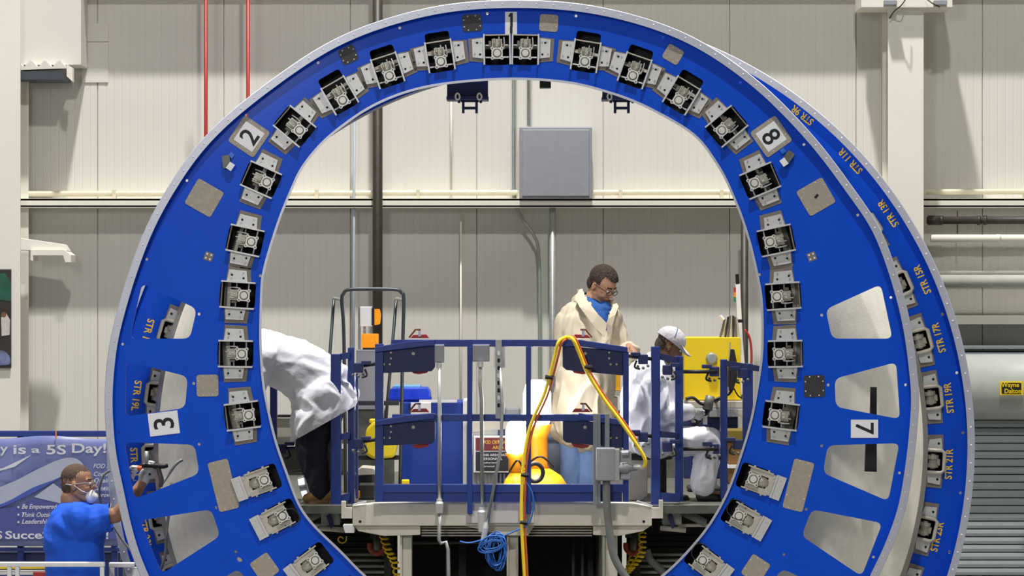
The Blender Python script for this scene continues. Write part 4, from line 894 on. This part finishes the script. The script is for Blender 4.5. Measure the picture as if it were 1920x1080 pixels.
obj('back_bench', MB().rect(1120, 772, 1282, yb_(5.7), 5.7, .4), GMET, t)
t = thing('flat_monitor', P(1370, 735, 5.2), 'black thin monitor seen edge-on against the yellow cabinet', 'monitor')
obj('screen', MB().prism([(1370,655),(1377,655),(1384,690),(1383,705),(1375,732),(1364,733),(1366,690)], 5.2, .12), BLK, t, bevel=.004)
obj('screen_edge', MB().tube([P(1369,642,5.25), P(1365,735,5.2)], .006, 6), ZINC, t)
obj('monitor_arm', MB().tube(spline([P(1376,715,5.3), P(1370,735,5.3), P(1355,745,5.35), P(1340,754,5.52)], 5), .012, 8), BLK, t, smooth=True)
obj('arm_cable', MB().tube(spline([P(1376,728,5.28), P(1384,742,5.28), P(1395,748,5.28)], 5), .006, 6), BLK, t)
t = thing('signal_mast', P(1395, 800, 5.9), 'white leaning mast with red amber green light strip', 'mast')
obj('mast_tube', MB().prism([(1379,532),(1388,532),(1393,640),(1402,748),(1390,750),(1384,640)], 6.2, .08), WHT, t, bevel=.005)
obj('mast_foot', MB().prism([(1386,740),(1404,740),(1406,yb_(5.92)),(1399,yb_(5.92))], 6.2, .08), ZINC, t)
obj('mast_tip', MB().tube([P(1382,514,5.94), P(1383,533,5.94)], .016, 8), BLK, t)
for y, m_ in ((539,REDC),(548,ORG),(557,mat('green_lens', (40,130,110), .4))): obj('signal_light', MB().rect(1376, y, 1380, y+9, 5.88, .03), m_, t)
obj('clamp_band', MB().rect(1382, 599, 1394, 605, 5.88, .1), BLK, t)
obj('red_cable', MB().tube(spline([P(x, y, 5.86) for x, y in ((1396,618),(1405,632),(1409,660),(1408,690),(1404,700))], 5), .01, 8), REDC, t, smooth=True)
t = thing('rod_bundle', P(1368, 634, 5.8), 'bundle of grey rods and cables standing on the yellow cabinet', 'rods')
for k in range(8): obj('rod', MB().tube([P(1350+k*5, 634, 5.8), P(1359+k*3.2, 590+abs(k-4)*2, 5.8)], .009, 6), [GMET, TAN2, DUCT][k%3], t)
obj('pale_rod', MB().tube([P(1350,592,5.78), P(1357,600,5.78)], .014, 8), WHT, t)
t = thing('cardboard_box', P(1384, 900, 4.9), 'brown cardboard box low beside right post with yellow strap', 'box')
obj('carton', MB().rect(1366, 830, 1402, yb_(4.9), 4.9, .3), mat('cardboard', (150,112,62), .8), t, bevel=.004)
obj('yellow_strap', MB().rect(1362, 806, 1406, 826, 4.85, .3), mat('olive_yellow', (120,104,26), .6), t, bevel=.01)
obj('pale_shelf', MB().rect(1360, 872, 1408, 878, 4.85, .3), WHT, t)
t = thing('stool', P(1190, 930, 3.0), 'dark low seat block under the person in white coverall', 'stool')
obj('seat', MB().rect(1180, 850, 1262, 862, 2.85, .4), BLK, t, bevel=.02); obj('side_panel', MB().rect(1178, 862, 1214, yb_(2.9), 2.9, .3), TAN2, t, bevel=.006)
obj('column', MB().tube([P(1240,862,3.05), P(1240,yb_(3.05),3.05)], .04, 12), BLK, t); obj('round_base', MB().lathe([(.22,0),(.2,.03),(.05,.05)], P(1240,yb_(3.05),3.05), 20), BLK, t)
tag(obj('floor_clutter', MB().rect(1290, 912, 1352, yb_(3.9), 3.9, .25).rect(1300, 904, 1322, 913, 3.93, .15), DUCT, bevel=.02, origin=P(1320,941,3.5)), 'low dark tool case on deck below the seated figure', 'case')
# long low wall bench behind left man
t = thing('rear_bench', P(560, 912, 6.0), 'pale bench with dark shelf behind the bending person', 'bench')
obj('bench_top', MB().rect(480, 820, 668, 832, 6.0, .6), GMET, t); obj('bench_body', MB().rect(480, 846, 640, yb_(6.05), 6.05, .4), DUCT, t)
obj('bench_rail', MB().rect(480, 778, 640, 783, 6.0, .1), BLK, t); obj('bench_back', MB().rect(480, 784, 640, 820, 6.1, .05), WPAINT, t)
for x in (484, 634): obj('bench_post', MB().rect(x, 778, x+6, 850, 6.0, .06), GMET, t)
# scissor lift of left man
YM = .45
t = thing('scissor_lift', P(100, 1400, YM), 'white rail basket of the lift the blue-shirted person stands in', 'lift')
WR = mat('white_rail_paint', (222,222,224), .45)
for Yr, xs in ((.05, ((0,20),(195,192))), ):
    obj('top_rail', MB().rect(-60, 1054, 196, 1063, Yr, .04), WR, t, bevel=.006)
    for x in (13, 28, 187): obj('rail_post', MB().rect(x, 1063, x+8, 1400, Yr, .04), WR, t, bevel=.006)
obj('top_rail', MB().rect(204, 1055, 252, 1064, 1.0, .04), WR, t, bevel=.006); obj('rail_post', MB().rect(205, 1064, 214, 1400, 1.0, .04), WR, t); obj('rail_post', MB().rect(248, 1064, 262, 1400, 1.05, .04), WR, t)
obj('rear_rail', MB().rect(-60, 1062, 90, 1067, .98, .04), YEL, t, bevel=.004); obj('mid_rail', MB().rect(-60, 1070, 190, 1078, 1.0, .04), WR, t, bevel=.004)
obj('red_panel', MB().rect(62, 1073, 96, 1110, .9, .02), REDC, t)
zd = P(0, 1385, .4).z
obj('lift_deck', MB().box((P(80,0,.5).x, .52, zd-.04), (1.15, 1.1, .06)), GMET, t)
obj('lift_base', MB().box((P(80,0,.5).x, .52, (zd-.07)/2), (.95, .95, zd-.07)), DUCT, t)
# background shelf things behind banner
t = thing('rear_pallet', P(60, 1060, 5.5), 'dark blue crate row half hidden below the banner', 'crate')
obj('crate_body', MB().rect(-60, 1040, 230, 1500, 5.5, .5), NAVY2, t)
# ---------------------------------------------------------------- people
def blob(name, mb, m, parent, vox=.008, sm=4, wr=0, wscale=9, wdir=(1,1,1), cutfn=None, label=None, planes=()):
    me = mb.mesh('tmp'); o = bpy.data.objects.new('tmp', me); COL.objects.link(o)
    r = o.modifiers.new('r', 'REMESH'); r.mode = 'VOXEL'; r.voxel_size = vox
    s = o.modifiers.new('s', 'SMOOTH'); s.factor = .5; s.iterations = sm
    me2 = bpy.data.meshes.new_from_object(o.evaluated_get(bpy.context.evaluated_depsgraph_get())); bpy.data.objects.remove(o)
    if wr:
        ns = [v.normal.copy() for v in me2.vertices]
        for v, n in zip(me2.vertices, ns):
            q = V((v.co.x*wscale*wdir[0], v.co.y*wscale*wdir[1], v.co.z*wscale*wdir[2]))
            d = noise.turbulence_vector(q*.5, 2, False).x*.6
            f = noise.noise(q+V((d*2,0,d*2))); f = 1-abs(f)*2.4; v.co += n*wr*max(-.8, f)
    if cutfn:
        bm = bmesh.new(); bm.from_mesh(me2); bmesh.ops.delete(bm, geom=[v for v in bm.verts if cutfn(v.co)], context='VERTS'); bm.to_mesh(me2); bm.free()
    for co, no in planes:                              # clean hems: everything on the side the normal points to is cut off
        bm = bmesh.new(); bm.from_mesh(me2); bmesh.ops.bisect_plane(bm, geom=bm.verts[:]+bm.edges[:]+bm.faces[:], plane_co=co, plane_no=no, clear_outer=True); bm.to_mesh(me2); bm.free()
    me2.name = name
    return obj(name, me2, m, parent, smooth=True, label=label)
def headframe(c, yaw, pitch, roll=0, k=1):
    # yaw 0 faces +x (right in the photo), 90 faces away, -90 faces the camera; pitch > 0 looks down
    return Matrix.Translation(c) @ Matrix.Rotation(math.radians(yaw),4,'Z') @ Matrix.Rotation(math.radians(pitch),4,'Y') @ Matrix.Rotation(math.radians(roll),4,'X') @ Matrix.Scale(k,4)
def head(mb, M, neck_to=None):
    R = M.to_3x3(); k = R.col[0].length; Rn = R.normalized()
    E = lambda c, r: mb.ball(M @ V(c), V(r)*k, 16, 12, Rn)
    C = lambda a, b, ra, rb: mb.cap(M @ V(a), M @ V(b), ra*k, rb*k, 12)
    E((-.012,0,.045), (.098,.076,.083)); E((.03,0,-.015), (.06,.06,.082)); E((.05,0,-.088), (.032,.034,.025))
    for s in (-1,1):
        C((-.005,s*.05,-.05), (.045,s*.024,-.088), .02, .02); E((.06,s*.034,-.022), (.026,.024,.028)); E((-.008,s*.077,-.005), (.018,.009,.031))
        C((.078,s*.012,.03), (.07,s*.045,.03), .012, .01)
    C((.086,0,.022), (.104,0,-.02), .009, .013); E((.088,0,-.024), (.014,.017,.01)); E((.083,0,-.052), (.012,.024,.007)); E((.080,0,-.064), (.012,.021,.008))
    if neck_to is not None: mb.cap(M @ V((-.02,0,-.045)), neck_to, .056*k, .062*k, 14)
def face_bits(M, par, glasses=True, gm=None, brow=HAIR):
    R = M.to_3x3(); k = R.col[0].length; Rn = R.normalized()
    e = MB(); i = MB()
    for s in (-1,1): e.ball(M @ V((.081,s*.03,.008)), V((.010,.013,.008))*k, 10, 8, Rn); i.ball(M @ V((.0885,s*.03,.007)), V((.004,.006,.006))*k, 8, 6, Rn)
    eo = obj('eye_whites', e, WHT, par, smooth=True, kind='stuff'); obj('iris', i, INK, par, smooth=True, kind='stuff')
    for s in (-1,1): obj('eyebrow', MB().cap(M @ V((.088,s*.014,.034)), M @ V((.076,s*.047,.034)), .005*k, .004*k, 8), brow, par, smooth=True)
    obj('mouth', MB().cap(M @ V((.094,-.018,-.058)), M @ V((.094,.018,-.058)), .003*k, .003*k, 8), mat('lip_line', (110,60,52), .6), par)
    if glasses:
        g = MB()
        for s in (-1,1):
            pts = [M @ V((.104-.25*abs(s*.03+.022*math.cos(t))**1.3, s*.032+.024*math.cos(t), .006+.017*math.sin(t))) for t in [2*PI*q/16 for q in range(16)]]
            g.tube(pts, .0022*k, 6, close=True); g.tube([M @ V((.092,s*.056,.012)), M @ V((.05,s*.078,.014)), M @ V((-.012,s*.083,.008))], .0025*k, 6)
        g.tube([M @ V((.103,-.01,.012)), M @ V((.106,0,.015)), M @ V((.103,.01,.012))], .0025*k, 6)
        obj('glasses', g, gm or INK, par, kind='stuff')
def hair(M, par, m=HAIR, grow=.008, line=.062, low=-.02, front=.055, nm='hair', wr=.005):
    R = M.to_3x3(); k = R.col[0].length; Rn = R.normalized(); mb = MB()
    mb.ball(M @ V((-.014,0,.05)), V((.098+grow,.077+grow,.084+grow))*k, 20, 14, Rn); mb.ball(M @ V((-.045,0,-.005)), V((.066+grow*.6,.064+grow*.6,.07))*k, 16, 12, Rn)
    Mi = M.inverted()
    def cut(co):
        q = Mi @ co
        j = .006*noise.noise(q*90)
        if q.x > .030 and q.z < line+.35*max(0, abs(q.y)-.025)+j: return True
        if q.x > .004 and q.z < .002+j: return True
        if q.x > -.036 and q.z < .020+j: return True
        return q.z < low-.05+j
    return blob(nm, mb, m, par, .0045, 1, wr, 70, (1,1,.5), cutfn=cut)
def hand(mb, wrist, d, n, curl=.6, side=1, k=1, spread=.1, curlt=.5):
    # d: wrist->knuckles, n: palm normal (fingers curl towards it), side: thumb side
    d = V(d).normalized(); n = V(n); n = (n-d*n.dot(d)).normalized(); s = d.cross(n)*side; w_ = V(wrist)
    R = Matrix((d, s, n)).transposed()
    mb.ball(w_+d*.05*k, V((.052,.04,.017))*k, 12, 8, R); mb.cap(w_-d*.01*k, w_+d*.03*k, .026*k, .03*k, 10)
    for j, (off, L_) in enumerate(((.031,.072),(.0105,.080),(-.0105,.075),(-.031,.058))):
        b = w_+d*(.083-abs(off)*.25)*k+s*off*k; dr = (d+s*off*spread*30*.3).normalized(); mb.cap(w_+d*.05*k+s*off*.8*k, b, .0125*k, .0105*k, 8); a = 0
        for q, f in enumerate((.45,.31,.24)):
            a += curl*(1.0 if q else .8); dd = dr*math.cos(a)+n*math.sin(a); e = b+dd*L_*f*k; mb.cap(b, e, (.0098-.001*q)*k, (.0090-.001*q)*k, 8); b = e
    b = w_+d*.02*k+s*.03*k; dd = (d*.55+s*.75+n*.25).normalized(); e = b+dd*.045*k; mb.cap(w_+d*.015*k, b, .016*k, .014*k, 8); mb.cap(b, e, .0135*k, .0115*k, 8)
    dd2 = (d*.9+s*(.2-curlt*.3)+n*curlt).normalized(); mb.cap(e, e+dd2*.033*k, .011*k, .009*k, 8)

# --- standing person, cream coat
Y1 = 3.8; q = lambda x, y, dy=0: P(x, y, Y1+dy)
p = thing('person', P(1105, 937, Y1), 'standing person with dark short hair and glasses in cream coat over blue shirt', 'person')
M = headframe(q(1129, 536), -40, 34, 0, 1.17)
b = MB(); head(b, M, q(1104, 582, .02))
b.cap(q(1100,610), q(1098,740), .13, .15, 16); b.ball(q(1098,760), (.17,.12,.13)); b.cap(q(1075,600), q(1135,602), .07, .07)
b.cap(q(1060,612), q(1052,690,.02), .05, .042); b.cap(q(1052,690,.02), q(1090,742,-.12), .04, .03)
b.cap(q(1150,618), q(1166,672,.0), .05, .04); b.cap(q(1166,672), q(1180,652,-.28), .036, .028)
for dx in (-16, 16): b.cap(q(1098+dx,770), q(1098+dx,855,.01), .085, .06); b.cap(q(1098+dx,855,.01), q(1098+dx,925,.03), .06, .042); b.cap(q(1098+dx,928,.04), q(1104+dx,931,-.12), .045, .036)
hand(b, q(1180,650,-.28), (.55,-.6,-.5), (-.3,-.2,-1), .4, -1, 1.0)
blob('body', b, SKINB, p, .0065, 3)
hair(M, p, HAIR, .007, .078, -.015, .062); face_bits(M, p, True)
b = MB(); b.cap(q(1105,572,.02), q(1112,592,-.05), .082, .11, 16); b.cap(q(1112,592,-.05), q(1120,612,-.08), .11, .12, 16); b.ball(q(1112,630,-.06), (.14,.12,.14)); b.ball(q(1133,586,-.05), (.07,.08,.09)); blob('blue_shirt', b, mat('blue_shirt', (16,78,150), .8, bump=.2), p, .009, 3, .003, 20, label='blue collared shirt at the neck')
def coat_cut(c):                                       # open front: a V of shirt shows at the neck
    y = 540-(c.z-CZ)/S(c.y); x = 960+c.x/S(c.y)
    return c.y < Y1+.05 and y < 603 and 1136-(603-y)*.74 < x < 1136+(603-y)*.32
b = MB()
b.cap(q(1080,596,.02), q(1138,602,.02), .115, .10, 16); b.cap(q(1094,572,.06), q(1110,590,.0), .085, .14, 16); b.cap(q(1132,586,.06), q(1136,600,.0), .075, .12, 16); b.cap(q(1100,620), q(1100,700), .205, .215, 20); b.ball(q(1108,650,-.04), (.22,.17,.26), 20, 14)
b.cap(q(1098,700), q(1092,790), .22, .235, 20); b.ball(q(1088,806), (.235,.17,.11), 20, 12)
b.cap(q(1066,606,.02), q(1058,690,.0), .095, .085); b.cap(q(1058,690), q(1094,738,-.16), .08, .065)
b.cap(q(1146,612,.02), q(1166,672,-.02), .092, .078); b.cap(q(1166,672,-.02), q(1183,655,-.24), .074, .055)
blob('coat', b, COATM, p, .010, 3, .022, 9, (1,1,.4), coat_cut)
def strip(nm, oa, ob, m_, par, th=.012):
    b = MB(); n = len(oa); A = [q(*k) for k in oa]; B = [q(*k) for k in ob]; d_ = V((0,th,0))
    b.add(A+B+[k+d_ for k in A]+[k+d_ for k in B], [(k, k+1, n+k+1, n+k) for k in range(n-1)]+[(2*n+k+1, 2*n+k, 3*n+k, 3*n+k+1) for k in range(n-1)]+[(k+1, k, 2*n+k, 2*n+k+1) for k in range(n-1)]+[(n+k, n+k+1, 3*n+k+1, 3*n+k) for k in range(n-1)]+[(0,n,3*n,2*n),(n-1,3*n-1,4*n-1,2*n-1)])
    return obj(nm, b, m_, par)
strip('lapel', [(1086,543,.02),(1078,558,-.10),(1087,576,-.20),(1110,606,-.26),(1134,634,-.275)], [(1092,541,.02),(1096,556,-.10),(1108,572,-.20),(1122,590,-.26),(1138,606,-.275)], COATM, p)
strip('lapel', [(1151,560,.0),(1160,574,-.12),(1154,590,-.20),(1148,612,-.25),(1139,634,-.27)], [(1146,564,.0),(1149,574,-.12),(1144,586,-.20),(1140,598,-.25),(1137,606,-.27)], COATM, p)
strip('collar_stand', [(1082,541,.03),(1090,545,.09),(1104,552,.12),(1126,556,.10),(1148,563,.03)], [(1084,552,.02),(1092,560,.08),(1106,566,.11),(1126,568,.09),(1146,574,.02)], COATM, p)
b = MB()
for dx in (-17, 17): b.cap(q(1088+dx,790), q(1088+dx,860,.01), .105, .088); b.cap(q(1088+dx,860,.01), q(1088+dx,922,.03), .085, .078)
blob('jeans', b, JEAN, p, .011, 3, .008, 12, (1,1,.5))
for dx in (-17, 17): blob('shoe', MB().cap(q(1088+dx,920,.06), q(1091+dx,921,-.10), .05, .042), BLK, p, .01, 2)

# --- seated person, white coverall and cap
Y2 = 3.0; q = lambda x, y, dy=0: P(x, y, Y2+dy)
p = thing('person', P(1240, 937, Y2), 'seated person in white coverall and pale cap holding a dark tool', 'person')
M = headframe(q(1255, 650), 6, 28, 0, 1.04)
b = MB(); head(b, M, q(1228, 690))
b.cap(q(1222,700), q(1218,800), .12, .15, 16); b.ball(q(1220,825), (.15,.15,.10)); b.cap(q(1222,698,-.12), q(1228,698,.12), .07, .07)
for s_, dy in ((-1,-.16),(1,.14)):
    b.cap(q(1226,712,dy), q(1238,775,dy), .048, .04); b.cap(q(1238,775,dy), q(1292,772,dy*.6), .04, .028)
    b.cap(q(1230,826,dy*.6), q(1334,824,dy*.7), .08, .058); b.cap(q(1334,824,dy*.7), q(1326,918,dy*.7), .056, .04); b.cap(q(1324,926,dy*.7), q(1346,930,dy*.7), .042, .036)
blob('body', b, SKINC, p, .0065, 3); face_bits(M, p, False); hair(M, p, HAIR, -.001, .06, .0, wr=.0015)
b = MB(); R3 = M.to_3x3()
b.ball(M @ V((-.012,0,.052)), V((.112,.092,.095)), 20, 14, R3)
Mi = M.inverted()
blob('cap_crown', b, CAPM, p, .007, 2, .002, 30, planes=[(M @ V((0,0,.030)), R3 @ V((-.15,0,-1)))])
b = MB(); rim = []
for k in range(13):
    t_ = -1.15+2.3*k/12; rim.append((.085+.085*math.cos(t_)*1.0, .075*math.sin(t_)))
vs = [M @ V((x-.0, y, .040-.30*max(0,x-.09)-abs(y)*.25)) for x, y in rim]+[M @ V((.055+.03*math.cos(-1.15+2.3*k/12), .078*math.sin(-1.15+2.3*k/12), .048)) for k in range(13)]
n = 13; vs2 = [v-V((0,0,.006)) for v in vs]
b.add(vs+vs2, [(k, k+1, n+k+1, n+k) for k in range(n-1)]+[(2*n+k+1, 2*n+k, 3*n+k, 3*n+k+1) for k in range(n-1)]+[(k+1, k, 2*n+k, 2*n+k+1) for k in range(n-1)]+[(n+k, n+k+1, 3*n+k+1, 3*n+k) for k in range(n-1)])
obj('cap_brim', b, CAPM, p, smooth=True)
obj('cap_seam', MB().tube([M @ V((-.012+.113*math.cos(t_)*.0, .093*math.sin(t_), .052+.096*math.cos(t_))) for t_ in [-1.3+2.6*k/12 for k in range(13)]], .004, 6), mat('cap_blue_seam', (96,110,150), .7), p)
b = MB(); b.cap(q(1218,706,-.10), q(1224,706,.10), .115, .115); b.cap(q(1219,715), q(1214,800), .19, .205, 20); b.ball(q(1216,826), (.21,.24,.13), 18, 12); b.ball(q(1206,752), (.165,.22,.22), 18, 12)
b.cap(q(1228,676), q(1222,694), .075, .10)
for s_, dy in ((-1,-.18),(1,.15)):
    b.cap(q(1226,716,dy), q(1240,778,dy), .088, .078); b.cap(q(1240,778,dy), q(1288,772,dy*.6), .074, .055)
    b.cap(q(1226,830,dy*.6), q(1328,826,dy*.75), .118, .095); b.cap(q(1330,828,dy*.75), q(1318,908,dy*.75), .098, .088)
blob('coverall', b, COVER, p, .011, 3, .015, 9, (1,1,.7))
for s_, dy in ((-1,-.09),(1,.08)):
    b = MB(); hand(b, q(1294,772,dy), (1,.2*-s_,-.35), (0,.8*-s_,.2), .75, s_, 1.05); blob('glove', b, GLOVE, p, .005, 2)
for dy in (-.12,.10): blob('shoe', MB().cap(q(1316,931,dy), q(1344,934,dy), .048, .042), BLK, p, .01, 2)
c = thing('hand_tool', q(1318, 800, 0), 'dark pneumatic hand tool held in the gloves of the seated person', 'tool')
obj('tool_body', MB().tube([q(1298,803,-.02), q(1312,785,-.02), q(1330,763,-.02)], [.022,.030,.026], 12), BLK, c, smooth=True)
obj('tool_head', MB().tube([q(1326,768,-.02), q(1332,742,-.02)], [.04,.034], 12), GMET, c, smooth=True)
obj('tool_hose', MB().tube(spline([q(1286,748,-.06), q(1300,746,-.05), q(1318,758,-.03), q(1345,748,-.02), q(1368,738,.0)], 5), .012, 8), BLK, c, smooth=True)
obj('tool_trigger', MB().rect(1318, 780, 1326, 796, Y2-.06, .02), GREYBOX, c)

# --- bending person, white coat
Y3 = 2.75; q = lambda x, y, dy=0: P(x, y, Y3+dy)
p = thing('person', P(605, 950, Y3), 'bending person in white lab coat and dark trousers with tan boots', 'person')
b = MB(); M = headframe(q(440, 668), 180, 55)
head(b, M, q(478, 660)); b.cap(q(490,658), q(590,712), .125, .14, 16); b.ball(q(604,735), (.16,.15,.15)); b.cap(q(492,664,-.14), q(492,664,.14), .07, .07)
for dy in (-.12,.12):
    b.cap(q(492,668,dy*1.4), q(470,735,dy*1.6), .048, .04); b.cap(q(470,735,dy*1.6), q(430,765,dy), .038, .028)
    b.cap(q(606,748,dy*.8), q(592,838,dy), .085, .06); b.cap(q(592,838,dy), q(608,930,dy*1.1), .06, .042); b.cap(q(606,940,dy*1.1), q(586,945,dy*1.1), .045, .04)
    hand(b, q(430,765,dy), (-.8,0,-.6), (-.3,-.9,0), .4, 1)
blob('body', b, SKINB, p, .0075, 3); hair(M, p)
b = MB(); b.cap(q(486,664), q(560,690), .185, .2, 20); b.cap(q(560,690), q(612,735), .205, .235, 20); b.cap(q(600,735), q(588,790), .21, .16, 16); b.cap(q(578,740,-.1), q(560,800,-.14), .12, .05, 14); b.cap(q(572,770,-.1), q(548,822,-.12), .09, .03, 12); b.cap(q(640,740,.0), q(642,762,0), .13, .10, 14); b.cap(q(592,755,-.08), q(556,815,-.12), .14, .055, 14); b.cap(q(608,742,-.12), q(588,800,-.17), .17, .14, 14); b.cap(q(630,745,-.1), q(628,780,-.12), .15, .14, 14)
for dy in (-.17,.17): b.cap(q(496,668,dy), q(472,735,dy*1.1), .09, .078); b.cap(q(472,735,dy*1.1), q(438,762,dy*.8), .072, .055)
hl = q(650,770)-q(540,832)
blob('coat', b, COVER, p, .011, 3, .016, 8, (.6,1,1), planes=[(q(540,832), V((hl.z,0,-hl.x)))])
b = MB()
for dy in (-.12,.12): b.cap(q(604,760,dy*.8), q(586,840,dy), .14, .125); b.cap(q(586,840,dy), q(602,914,dy*1.1), .125, .09)
b.ball(q(600,778), (.17,.16,.12)); blob('trousers', b, NAVT, p, .011, 3, .012, 9, (1,1,.6))
for dy in (-.13,.13):
    b = MB(); b.cap(q(612,927,dy), q(590,930,dy), .058, .052); b.cap(q(590,931,dy), q(576,934,dy), .048, .036); b.cap(q(612,927,dy), q(608,912,dy), .056, .07); blob('boot', b, TANB, p, .008, 2)

# --- left person, blue T-shirt, arm reaching behind the front ring
Y4 = .5; q = lambda x, y, dy=0: P(x, y, Y4+dy)
p = thing('person', P(140, 1385, Y4), 'person in bright blue T-shirt with white dust mask reaching behind the ring', 'person')
M = headframe(q(147, 909), -8, -2, 0, 1.08)
b = MB(); head(b, M, q(140, 962)); b.cap(q(130,935), q(138,965), .062, .07, 14)
b.cap(q(142,985), q(140,1090), .15, .17, 16); b.ball(q(140,1120), (.17,.17,.12)); b.cap(q(146,968,-.15), q(146,968,.15), .07, .07)
b.cap(q(160,974,-.14), q(218,966,-.14), .06, .054); b.cap(q(218,966,-.14), q(250,930,-.16), .050, .044); b.cap(q(250,930,-.16), q(269,902,-.14), .043, .032)
b.cap(q(150,975,.17), q(158,1060,.2), .06, .048); b.cap(q(158,1060,.2), q(170,1120,.16), .044, .032); hand(b, q(170,1120,.16), (.2,0,-1), (0,1,0), .5, 1)
for dy in (-.1,.1): b.cap(q(140,1130,dy), q(140,1260,dy), .095, .065); b.cap(q(140,1260,dy), q(138,1365,dy), .062, .045); b.cap(q(138,1372,dy), q(168,1376,dy), .045, .04)
blob('body', b, SKINA, p, .0065, 3); face_bits(M, p, True, GREYBOX)
hair(M, p, mat('cropped_black_hair', (78,60,48), .85, var=.3, scale=60, bump=.3, bscale=200), -.002, .078, -.02, .055, wr=.0016)
b = MB(); b.ball(M @ V((.076,0,-.074)), V((.038,.048,.046)), 16, 12, M.to_3x3()); b.ball(M @ V((.100,0,-.078)), V((.026,.030,.028)), 12, 8); b.ball(M @ V((.092,0,-.045)), V((.018,.022,.018)), 12, 8)
mk = blob('dust_mask', b, mat('mask_white', (232,230,224), .85, bump=.2), p, .005, 2)
for s_ in (-1,1): obj('mask_strap', MB().tube([M @ V((.085,s_*.038,-.055)), M @ V((.04,s_*.070,-.035)), M @ V((-.0,s_*.084,-.0)), M @ V((-.055,s_*.070,.01)), M @ V((-.105,s_*.01,.015))], .0022, 6), WHT, mk)
b = MB(); b.ball(q(140,985), (.17,.24,.13), 18, 12); b.cap(q(142,990), q(142,1110), .195, .2, 20); b.ball(q(124,1010), (.15,.2,.22), 18, 12); b.cap(q(137,958), q(139,972), .078, .12); b.cap(q(146,972,-.17), q(146,972,.17), .105, .105)
b.cap(q(152,982,-.12), q(206,970,-.14), .125, .088); b.cap(q(206,970,-.14), q(228,964,-.14), .088, .084); b.cap(q(150,978,.17), q(158,1030,.2), .11, .09); b.ball(q(142,1110), (.21,.19,.14), 18, 12)
blob('t_shirt', b, TSH, p, .010, 3, .010, 7, (1,1,.6), planes=[(q(0,1140), V((0,0,-1))), (q(213,965), V((1,0,.12)))])
obj('sleeve_mark', MB().prism([(207,944),(209,944),(206,958),(204,958)], Y4-.225, .004), WHT, p)
b = MB()
for dy in (-.1,.1): b.cap(q(140,1125,dy), q(140,1260,dy), .12, .09); b.cap(q(140,1260,dy), q(138,1360,dy), .09, .075)
blob('trousers', b, NAVT, p, .014, 3, .008, 9)
for dy in (-.1,.1): blob('shoe', MB().cap(q(136,1374,dy), q(166,1377,dy), .052, .046), BLK, p, .012, 2)
b = MB(); hand(b, q(268,903,-.14), (.10,-.05,1), (.75,-.3,-.1), .62, -1, 1.15); b.cap(q(266,907,-.13), q(271,899,-.14), .034, .034, 12)
blob('glove', b, mat('white_knit_glove', (206,204,202), .9, bump=.4, bscale=150), p, .005, 2)
c = thing('air_drill', q(285, 875, -.16), 'black and silver pneumatic drill held in the white glove behind the ring', 'tool'); YD = Y4-.2
obj('drill_body', MB().tube([P(262,873,YD), P(287,874,YD), P(289,874,YD), P(308,874,YD), P(315,873,YD)], [.012,.013,.020,.017,.012], 12), BLK, c, smooth=True)
obj('drill_handle', MB().tube([P(296,876,YD), P(303,900,YD+.02), P(301,912,YD+.03)], [.016,.017,.015], 10), GMET, c, smooth=True)
obj('drill_chuck', MB().tube([P(243,877,YD), P(248,877,YD), P(262,877,YD)], [.006,.018,.014], 10), TAN2, c); obj('orange_collar', MB().tube([P(258,878,YD-.01), P(266,878,YD-.01)], .017, 10), mat('orange_collar', (220,90,40), .5), c)
obj('clear_guard', MB().prism([(250,880),(258,880),(250,900),(256,901),(250,902),(246,892)], YD-.02, .02), WHT, c)
obj('drill_vertical', MB().tube([P(274,868,YD), P(275,846,YD)], [.016,.013], 10), ZINC, c, smooth=True)
h = tag(obj('drill_hose', MB().tube(spline([P(300,912,YD+.03), P(312,895,YD+.1), P(330,870,YD+.1), P(342,862,YD+.12)], 6)+[], .011, 8), GHOSE, smooth=True, origin=P(300,912,YD+.03)), 'short grey hose leaving the drill towards the right', 'hose')
tag(obj('air_line', MB().tube(spline([P(x, y, .75) for x, y in ((206,882),(194,892),(187,912),(188,938),(198,965),(215,990),(235,1020),(262,1050),(290,1080))], 6), .009, 8), GHOSE, smooth=True, origin=P(262,1050,.75)), 'thin grey air line looping behind the left person to the ring', 'hose')
tag(obj('cutout_cable', MB().tube(spline([P(x, y, .3) for x, y in ((322,905),(318,950),(312,1000),(310,1040),(302,1066),(296,1068))], 6), .010, 8), GHOSE, smooth=True, origin=P(300,1066,.3)), 'brown grey cable hanging in the lowest left cutout of the ring', 'cable')
# ---------------------------------------------------------------- groups of repeats
for base, g in (('sprinkler_pipe','red sprinkler pipes'),('drain_pipe','dark vertical pipes'),('fuselage_ring','blue assembly rings'),('toggle_clamp','toggle clamps on the guard rail'),('work_light','lit portable work lights'),
                ('coiled_air_hose','yellow spiral hoses'),('horizontal_pipe','horizontal wall pipes on the right'),('conduit_drop','conduit drops on the guard rail'),('guard_gate','navy guard gates'),('step_grating','steps beside the platform'),
                ('caster_bracket','red caster brackets'),('deck_hinge','deck end hinges'),('door_rail','rails over the roller door'),('wall_conduit','thin wall conduits'),('person','people at work')):
    for o in bpy.data.objects:
        if o.parent is None and o.name.split('.')[0] == base: o['group'] = g
